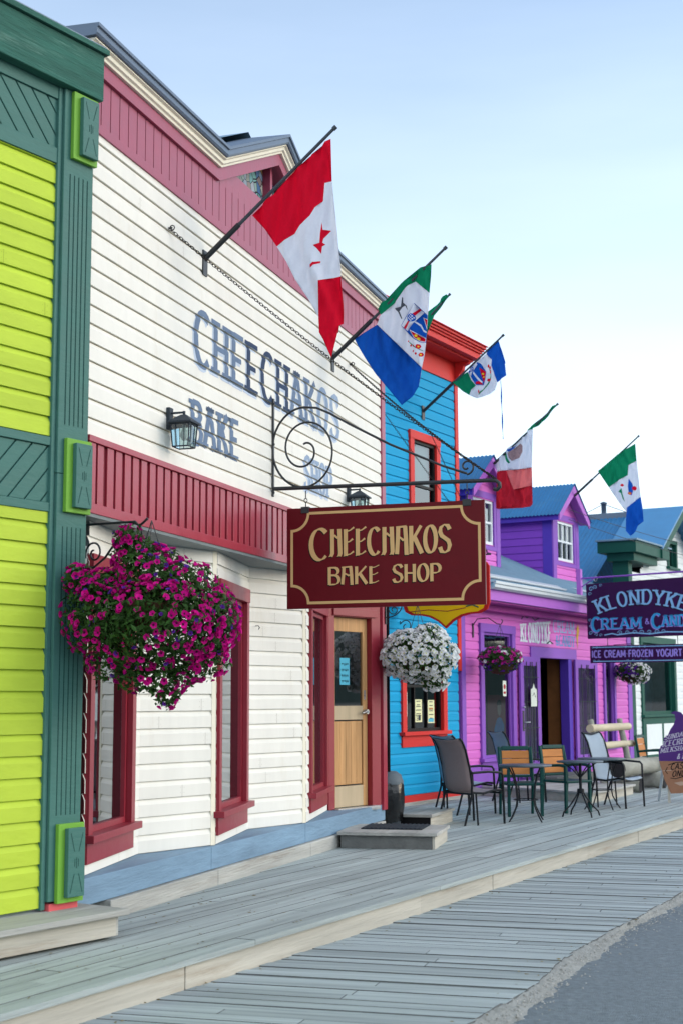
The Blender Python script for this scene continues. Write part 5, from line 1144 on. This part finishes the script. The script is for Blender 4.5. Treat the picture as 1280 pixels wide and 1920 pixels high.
Gi, Wi, Bi = G.M.inverted(), W.M.inverted(), B.M.inverted()
def clip1(p):
    a = Gi @ p; b = Wi @ p
    if a.x < .03 and a.y < .02: return None
    if b.x < .06: return None
    return p
c1 = W.w(.659, -.82, 2.10)
# local axes: x right in photo, y depth
basket(c1, 0, 'huge hanging basket of magenta petunias beside the green pilaster', [(.06, 0, -.05, .49, .44, .36, 5), (-.33, -.03, .0, .27, .26, .27, 1.6), (0, 0, .28, .28, .26, .22, 1.4), (-.15, 0, .53, .11, .12, .11, .3), (-.1, 0, .42, .17, .16, .14, .5), (-.47, -.08, .25, .11, .12, .11, .35), (-.3, 0, .22, .2, .18, .12, .6), (.2, 0, .2, .27, .26, .2, .9), (.42, 0, -.02, .19, .22, .26, 1), (.04, 0, -.40, .28, .24, .13, .7), (.12, 0, -.52, .09, .09, .09, .15), (-.2, 0, -.3, .24, .2, .14, .6), (.3, 0, -.28, .24, .2, .16, .6)], 9500,
  [('magenta_blossoms', MAGE, CENT, 820, .026, lambda p: .95 if (p.x > .15 or p.z > .12) else (.75 if p.x < -.35 else .42)), ('violet_blossoms', MAGD, CENT, 110, .018, lambda p: 1)], clip=clip1, pot=(.2, .2), potz=.1, hang=.66, seed=21, leafs=.026)
b1 = W.thing('basket_bracket', 'black scrolled iron bracket holding the magenta basket', 'bracket')
m = MB().use(IRON); m.M = Matrix.Translation((-.02, -.57, -.045)) @ Matrix.Rotation(R(-19), 4, 'Z')
m.tube([(-.05, 0, 2.83), (.0, 0, 2.83), (.55, 0, 2.812), (.59, 0, 2.78), (.63, 0, 2.80), (.67, 0, 2.825)], .009, 8)
m.tube([(.46, 0, 2.80), (.36, 0, 2.68), (.26, 0, 2.58), (.15, 0, 2.52), (.05, 0, 2.53), (-.0, 0, 2.6)], .008, 8)
m.tube([(.15+r_*math.cos(R(a)), 0, 2.62+r_*math.sin(R(a))) for a, r_ in [(200-i*20, .09-i*.003) for i in range(24)]], .007, 6)
m.tube([(.55+r_*math.cos(R(a)), 0, 2.72+r_*math.sin(R(a))) for a, r_ in [(160-i*20, .09-i*.003) for i in range(20)]], .007, 6); m.build('arm', b1)
c2 = W.w(.435, 6.95, 2.02)
def clip2(p):
    b = Wi @ p
    return None if (b.x < .06 and b.y < 7.02) else p
basket(c2, 0, 'hanging basket overflowing with white petunias in front of the turquoise wall', [(0, 0, .04, .47, .40, .31, 4), (.12, 0, .26, .22, .2, .17, 1), (-.1, 0, .2, .3, .26, .16, .9), (.18, 0, -.18, .2, .2, .2, .7)], 4200,
  [('white_blossoms', WPET, YCEN, 820, .036, lambda p: 1)], clip=clip2, pot=(.22, .18), potz=-.02, hang=.66, seed=5, leafs=.03)
b2 = W.thing('basket_bracket', 'dark iron bracket on the bakery corner holding the white petunia basket', 'bracket')
m = MB().use(IRON); m.box(.031, .045, 6.93, 6.97, 2.45, 2.75); m.tube([(.04, 6.95, 2.70), (.5, 6.95, 2.70)], .008, 8); m.tube([(.04+.2*math.cos(R(a)), 6.95, 2.67+.14*math.sin(R(a))) for a in range(-90, 1, 10)], .007, 6)
m.tube([(.14+r_*math.cos(R(a)), 6.95, 2.62+r_*math.sin(R(a))) for a, r_ in [(180+i*20, .06-i*.002) for i in range(22)]], .006, 6); m.build('arm', b2)
c3 = B.w(.5, .55, 2.16)
basket(c3, 0, 'small basket of pink, white and violet petunias left of the candy shop window', [(0, 0, .05, .36, .34, .19, 3), (0, 0, -.04, .3, .28, .17, 1.5)], 2200,
  [('pink_blossoms', PPET, CENT, 110, .035, lambda p: (p.z > -.05)*.9+.03), ('white_blossoms', WPET, YCEN, 36, .033, lambda p: .9 if abs(p.x) > .24 or (abs(p.x) < .08 and p.z > .1) else .03), ('violet_blossoms', MAGD, CENT, 60, .024, lambda p: p.z < -.03)], pot=(.24, .2), potz=-.02, hang=.58, seed=8)
b3 = B.thing('basket_bracket', 'thin curved iron bracket on the pink wall holding the small basket', 'bracket')
m = MB().use(IRON); m.box(.016, .03, .53, .57, 2.55, 2.78); m.tube([(.03, .55, 2.76), (.1, .55, 2.85), (.3, .55, 2.86), (.45, .55, 2.76), (.52, .55, 2.75), (.55, .55, 2.80), (.53, .55, 2.83)], .008, 8); m.build('arm', b3)
c4 = B.w(.39, 7.4, 2.06)
basket(c4, 0, 'small basket of white and purple petunias under the ice cream signs', [(0, 0, .03, .38, .34, .21, 3), (.06, 0, -.08, .28, .26, .15, 1)], 2200,
  [('white_blossoms', WPET, YCEN, 150, .032, lambda p: .9 if p.x > -.05 else .25), ('violet_blossoms', MAGD, CENT, 80, .032, lambda p: .9 if p.x < .05 and p.z > -.05 else .1)], pot=(.22, .18), potz=-.02, hang=.6, seed=9)
b4 = B.thing('basket_bracket', 'iron bracket behind the plum signs holding the white and purple basket', 'bracket')
m = MB().use(IRON); m.tube([(.0, 7.4, 2.64), (.42, 7.4, 2.66)], .008, 8); m.build('arm', b4)

# ================================================================ STEPS, MAT, BIN
s1 = W.thing('entry_step', 'low weathered wooden box step with a black mat before the wooden door', 'step')
M1 = Matrix.Translation((.08, 5.05, 0)) @ Matrix.Rotation(R(6), 4, 'Z')
m = MB().use(BEAM); m.M = M1
for i in range(7): m.box(-.03, 1.03+.0, -.05+i*.143, .088+i*.143, .137, .172)
m.build('tread', s1, bevel=.004)
m = MB().use(STEPW); m.M = M1; m.box(.0, .97, .0, .03, 0, .135); m.use(FASC); m.box(.972, 1.0, .0, .93, 0, .135); m.use(STEPW); m.box(0, .97, .9, .93, 0, .135); m.build('riser', s1, bevel=.003)
m = MB().use(MATM); m.M = W.M @ M1; m.box(.16, .82, .28, .86, .174, .184)
for i in range(14): m.box(.17+i*.047, .19+i*.047, .29, .85, .184, .19)
tag(m.build('door_mat'), 'black ribbed rubber mat lying on the nearer wooden step', 'mat')
s2 = W.thing('entry_step', 'second weathered wooden step, further along behind the bin', 'step')
m = MB().use(BEAM); m.box(-1.4, .46, 7.42, 8.6, .137, .172); m.build('tread', s2, bevel=.004)
m = MB().use(BLK); m.box(-1.4, .43, 7.45, 7.47, 0, .135); m.use(FASC); m.box(.40, .432, 7.472, 8.57, 0, .135); m.build('riser', s2, bevel=.003)
tb = thing('litter_bin', 'dark litter bin with a shiny black bag folded over its rim', 'bin', W.w(-.04, 7.24, 0))
m = MB().use(BIN); m.lathe([(.001, .0), (.15, .0), (.175, .52), (.001, .52)], 20); m.build('body', tb)
m = MB().use(BAG); m.smooth = True; n = 40; rows_ = [(.20, .56), (.207, .50), (.215, .42), (.21, .32), (.2, .22), (.19, .14), (.17, .1)]; vs = []
rnd = random.Random(6)
for i, (r_, z_) in enumerate(rows_):
    for k in range(n): rr_ = r_*.93*(1+.03*math.sin(k*.9+i*.7)+.025*math.sin(k*2.3-i*1.3)); vs.append((rr_*math.cos(6.2832*k/n), rr_*math.sin(6.2832*k/n), z_-(.06 if 26 < k < 32 and i > 3 else 0)+rnd.uniform(-.008, .008)))
m.add(vs, [(i*n+k, i*n+(k+1) % n, (i+1)*n+(k+1) % n, (i+1)*n+k) for i in range(len(rows_)-1) for k in range(n)]); m.build('bag', tb)
m = MB().use(mat('grey_bin_lid', (92, 102, 108), .5, .1)); m.lathe([(.19, .54), (.195, .575), (.18, .60), (.165, .65), (.11, .69), (.001, .70)], 24); m.build('lid', tb)

# ================================================================ PLATFORM BY CANDY SHOP
pf = B.thing('shop_platform', 'broad low wooden platform before the candy shop doorway', 'platform')
poly = [(2.25, -.15), (2.12, 2.25), (.06, 2.5), (.06, .7), (1.2, .4)]
m = MB().use(BEAM); m.prism(poly, lambda x, y: (x, y, .125), lambda x, y: (x, y, .16)); m.build('tread', pf, bevel=.004)
def inset(P, k): cx = sum(p[0] for p in P)/len(P); cy = sum(p[1] for p in P)/len(P); return [(cx+(x-cx)*k, cy+(y-cy)*k) for x, y in P]
m = MB().use(FASC); m.prism(inset(poly, .965), lambda x, y: (x, y, 0), lambda x, y: (x, y, .124)); m.build('riser', pf)
ds = B.thing('door_step', 'wooden door step in the purple doorway', 'step')
m = MB().use(STEPW); m.box(-.1, .5, 2.9, 5.1, .05, .2); m.build('tread', ds, bevel=.004)

# ================================================================ FURNITURE
def place(o, x, y, head, z=0): o.location = (x, y, z); o.rotation_euler = (0, 0, -R(head))   # head: azimuth the chair faces, clockwise from +Y
def sling_chair(label, sl):
    t = thing('patio_chair', label, 'chair', group='patio chairs on the boardwalk'); w_ = .26
    for sx in (-1, 1):
        m = MB().use(CHB); x = sx*w_
        m.tube([(x, -.36, 0), (x, -.30, .18), (x, -.24, .36), (x, -.235, .5), (x, -.27, .7), (x, -.33, .92), (x, -.385, 1.03), (x, -.42, 1.06)], .014, 8)
        m.build('back_frame', t)
        m = MB().use(CHB); m.tube([(x+sx*.03, .27, 0), (x+sx*.03, .25, .6), (x+sx*.03, .22, .635), (x+sx*.03, .0, .65), (x+sx*.015, -.25, .64)], .015, 8); m.build('arm', t)
        m = MB().use(CHB); m.tube([(x, -.24, .40), (x, -.05, .385), (x, .15, .42), (x+sx*.02, .25, .41)], .014, 8); m.build('seat_rail', t)
        m = MB().use(CHB); m.tube([(x+sx*.02, -.19, .4), (x+sx*.03, -.17, .0)], .012, 8); m.build('leg', t)
    m = MB().use(CHB); m.tube([(-w_, -.24, .38), (w_, -.24, .38)], .012, 8); m.tube([(-w_, .24, .38), (w_, .24, .38)], .012, 8); m.tube([(-w_, -.42, 1.06), (0, -.405, 1.035), (w_, -.42, 1.06)], .012, 8); m.build('cross_bar', t)
    m = MB().use(sl); m.smooth = True; P = [(-.43, 1.065), (-.395, 1.04), (-.34, .95), (-.285, .75), (-.25, .55), (-.23, .44), (-.18, .405), (-.05, .39), (.12, .42), (.24, .435), (.27, .41)]
    vs = []
    for (y, z) in P:
        for i in range(7): q = -1+i/3; vs.append((q*w_*.97, y+(0 if abs(q) > .9 else -.018*(z > .5)*(1-q*q)), z-.02*(z < .5)*(1-q*q)-(.025*(1-q*q) if z > 1.03 else 0)))
    m.add(vs, [(i*7+j, i*7+j+1, (i+1)*7+j+1, (i+1)*7+j) for i in range(len(P)-1) for j in range(6)]); o = m.build('sling', t); sd_ = o.modifiers.new('s', 'SOLIDIFY'); sd_.thickness = .006
    return t
def slat_chair(label):
    t = thing('patio_chair', label, 'chair', group='patio chairs on the boardwalk'); w_ = .225
    for sx in (-1, 1):
        m = MB().use(CHG); x = sx*w_; m.tube([(x, -.26, 0), (x, -.22, .42), (x, -.25, .7), (x, -.29, .9)], [.02, .022, .02, .018], 8); m.build('rear_leg', t)
        m = MB().use(CHG); m.box(x-.02, x+.02, .2, .24, 0, .62); m.build('front_leg', t, bevel=.006)
        m = MB().use(CHG); m.tube([(x, .24, .63), (x, .1, .645), (x, -.1, .635), (x, -.25, .62)], .02, 8); m.build('arm', t)
    m = MB().use(CHG); m.box(-w_-.02, w_+.02, -.24, .26, .405, .44); m.build('seat', t, bevel=.012)
    bm_ = MB().use(CHG); R_ = Matrix.Translation((0, -.225, .44)) @ Matrix.Rotation(R(8), 4, 'X'); bm_.M = R_
    bm_.box(-w_-.015, -w_+.035, -.018, .018, .05, .46); bm_.box(w_-.035, w_+.015, -.018, .018, .05, .46); bm_.box(-w_+.035, w_-.035, -.018, .018, .42, .475); bm_.box(-w_+.035, w_-.035, -.018, .018, .05, .085); bk = bm_.build('backrest', t, bevel=.01)
    for i in range(3): m = MB().use(SLAT); m.M = R_; m.box(-w_+.036, w_-.036, -.011, .011, .09+i*.11, .193+i*.11); m.build('slat', bk, bevel=.004)
    return t
def bistro(label, r=.34, h=.70):
    t = thing('bistro_table', label, 'table', group='round bistro tables')
    m = MB().use(TTOP); m.lathe([(.001, h-.012), (r*.97, h-.012), (r, h-.006), (r, h+.008), (r*.985, h+.014), (.001, h+.014)], 40); m.build('tabletop', t)
    for k in range(4):
        a = R(45+90*k); c, s_ = math.cos(a), math.sin(a); m = MB().use(CHB)
        m.tube([(c*r_, s_*r_, z) for r_, z in ((r*.82, h-.012), (r*.66, h-.1), (r*.5, h-.25), (r*.44, h-.42), (r*.5, .18), (r*.72, .06), (r*.86, 0))], .0095, 8); m.build('leg', t)
    m = MB().use(CHB); m.tube([(r*.46*math.cos(R(q)), r*.46*math.sin(R(q)), .27) for q in range(0, 360, 20)], .007, 6, closed=True); m.build('brace_ring', t)
    return t
def pedestal(label, r=.31, h=.72):
    t = thing('bistro_table', label, 'table', group='round bistro tables')
    m = MB().use(TTOP); m.lathe([(.001, h-.015), (r*.97, h-.015), (r, h-.006), (r, h+.008), (.001, h+.012)], 40); m.build('tabletop', t)
    m = MB().use(CHB); m.tube([(0, 0, .3), (0, 0, h-.015)], .02, 10); m.lathe([(.045, .30), (.05, .33), (.045, .36)], 16); m.build('column', t)
    for k in range(4):
        a = R(20+90*k); c, s_ = math.cos(a), math.sin(a); m = MB().use(CHB)
        m.tube([(c*.02, s_*.02, .36), (c*.06, s_*.06, .28), (c*.16, s_*.16, .15), (c*.26, s_*.26, .06), (c*.28, s_*.28, .0)], .011, 8); m.build('leg', t)
        m = MB().use(CHB); m.tube([(c*.02, s_*.02, h-.2), (c*.12, s_*.12, h-.1), (c*r*.8, s_*r*.8, h-.02)], .008, 6); m.build('top_brace', t)
    return t
ca = sling_chair('high-backed sling chair with dark taupe mesh, nearest, seen from behind', SLG1); place(ca, 1.64, 18.3, 54)
cb = copy_tree(ca); place(cb, 1.70, 19.9, 58); cb['label'] = 'grey mesh sling chair mostly hidden behind the nearest taupe one'
cc = sling_chair('light grey mesh sling chair facing left of the log bench, beside the farthest table', SLG2); place(cc, 3.98, 20.95, 128)
for ch in cb.children:
    if ch.name.startswith('sling'): ch.data = ch.data.copy(); ch.data.materials[0] = SLG2
cd = copy_tree(cc); place(cd, 2.72, 22.1, 70); cd['label'] = 'grey sling chair whose curved back shows in front of the left purple door leaf'
ga = slat_chair('green armchair with orange slatted back behind the nearest bistro table'); place(ga, 2.40, 19.5, 172)
gb_ = copy_tree(ga); place(gb_, 3.1, 20.05, 145); gb_['label'] = 'green armchair with dark orange slats behind the pedestal table'
gc_ = copy_tree(ga); place(gc_, 5.55, 25.6, 120); gc_['label'] = 'green armchair with orange slats farthest away, beyond the log bench'
place(bistro('round dark bistro table with bowed wire legs nearest the taupe chair'), 2.35, 18.6, 10)
place(pedestal('round dark pedestal table with four splayed feet, middle of the three tables'), 3.17, 19.3, 0)
t3 = bistro('round dark bistro table farthest away, before the light grey sling chair', .34, .70); place(t3, 3.68, 20.55, 25)
# log bench
lb = thing('log_bench', 'rustic bench of grey logs with a peeled log backrest', 'bench', B.w(1.85, 3.2, 0), B.rz)
def log(mb, a, b, r0, r1=None, n=14, seed=0, end=None):
    rnd = random.Random(seed); a, b = Vector(a), Vector(b); r1 = r1 or r0; P = []; rs = []
    for i in range(9): t = i/8; P.append(tuple(a.lerp(b, t)+Vector((rnd.uniform(-1, 1), rnd.uniform(-1, 1), rnd.uniform(-1, 1)))*r0*.06)); rs.append((r0+(r1-r0)*t)*(1+rnd.uniform(-.05, .05)))
    mb.tube(P, rs, n, caps=False)
    if end: k = mb.cur; mb.use(end)
    d = (b-a).normalized()
    for p, r_, s_ in ((Vector(P[0]), rs[0], -1), (Vector(P[-1]), rs[-1], 1)):
        u = d.orthogonal().normalized(); v = d.cross(u); mb.add([tuple(p+(u*math.cos(6.2832*q/n)+v*math.sin(6.2832*q/n))*r_) for q in range(n)], [tuple(range(n))])
    if end: mb.cur = k
m = MB().use(LOG); log(m, (0, -1.05, .40), (0, 1.05, .40), .15, .14, seed=1, end=LOGD); m.build('seat', lb)
for y in (-.62, .72): m = MB().use(LOG); log(m, (-.24, y, .14), (.24, y, .14), .135, seed=int(y*10), end=LOGD); m.build('foot_log', lb)
for z, ya, yb, r_ in ((1.06, -1.05, .9, .065), (.76, -.6, 1.0, .06)): m = MB().use(PEEL); log(m, (-.42-.1*(z-.7), ya, z), (-.42-.1*(z-.7), yb, z), r_, seed=int(z*9)); m.build('back_log', lb)
for y in (-.85, .6): m = MB().use(LOG); log(m, (-.3, y, .1), (-.52, y, 1.2), .06, .05, seed=int(y*7)); m.build('back_post', lb)
# ice-cream cut-out sign
ic = thing('cutout_sign', 'purple soft ice cream cone cut-out board sign standing at the right edge', 'sign', (5.03, 21.6, 0), -R(14))
sw_ = [(-.29, .62), (-.295, .74), (-.26, .84), (-.225, .86), (-.21, .96), (-.15, 1.0), (-.11, 1.09), (-.06, 1.16), (-.03, 1.24), (-.04, 1.31), (-.10, 1.335), (-.03, 1.365), (.06, 1.34), (.12, 1.25), (.12, 1.14), (.18, 1.07), (.19, .98), (.25, .92), (.25, .85), (.30, .78), (.30, .62)]
m = MB().use(SWIRL); m.prism([(a, b) for a, b in sw_], lambda x, z: (x, -.012, z), lambda x, z: (x, .012, z)); swo = m.build('swirl_board', ic)
m = MB().use(CONE); m.prism([(-.29, .619), (.30, .619), (.27, .4), (.22, .16), (-.13, .14), (-.22, .35)], lambda x, z: (x, -.011, z), lambda x, z: (x, .011, z)); coo = m.build('cone_board', ic)
m = MB().use(FASC)
for sx in (-.16, .2): m.box(sx-.02, sx+.02, .02, .04, 0, .6)
m.quad
m.build('leg', ic)
m = MB().use(GALV); m.tube([(-.24, .05, .5), (-.32, .42, 0)], .022, 6); m.tube([(.2, .05, .5), (.2, .42, 0)], .022, 6); m.build('prop', ic)
m = MB()
def ict(txt, x0, z0, h, wd, mt_, par_y=-.0125, sl=.0, sw=.15, sty='slab'):
    put_letters(m, letters(txt, sty, h, wd, sw), lambda a, b, l: (x0+a+b*.25, par_y-l, z0+b+a*sl), mt_, 0, 0, .001)
ict('SUNDAES', -.2, .93, .07, .36, LIT, sl=.22); ict('ICECREAM', -.24, .825, .085, .46, LIT, sl=.18); ict('MILKSHAKES', -.27, .735, .07, .52, LIT, sl=.15); ict('& MORE', -.03, .65, .08, .28, LIT, sl=.1)
m.build('painted_lettering', swo)
m = MB(); ict('CASH', -.13, .49, .09, .25, BLK, -.0115, .1, .16, 'sans'); ict('ONLY', -.11, .385, .09, .24, BLK, -.0115, .1, .16, 'sans')
m.use(CONEL)
for q in ((-.25, .47), (.1, .33)): m.add([(q[0], -.0117, q[1]), (q[0]+.14, -.0117, q[1]+.01), (q[0]+.14, -.0117, q[1]+.018), (q[0], -.0117, q[1]+.008)], [(0, 1, 2, 3)])
m.add([(-.08, -.0117, .30), (.0, -.0117, .26), (.1, -.0117, .27), (.13, -.0117, .31), (.02, -.0117, .32)], [(0, 1, 2, 3, 4)])
m.use(BLK)
for P in ([(-.17, .53), (-.2, .47), (-.17, .43)], [(-.13, .37), (-.06, .36), (.08, .40), (.14, .42)], [(-.16, .56), (-.05, .60), (.1, .61), (.13, .58)]):
    for q in ribbon(P, lambda a, b: .012): m.add([(a, -.0127, b) for a, b in q], [(0, 1, 2, 3)])
m.build('painted_lettering', coo)
# overhead wires
for k, (a, b, s_) in enumerate(((B.w(-.2, 5.6, 5.25), B.w(3.5, 16, 4.6), .25), (B.w(-.2, 5.6, 5.05), B.w(3.5, 16, 4.3), .25))):
    m = MB().use(IRON); m.tube([tuple(a.lerp(b, i/16)-Vector((0, 0, s_*4*(i/16)*(1-i/16)))) for i in range(17)], .006, 5)
    tag(m.build('overhead_cable'), '%s of two thin cables running from the right dormer to the right edge' % ('upper' if k == 0 else 'lower'), 'cable')
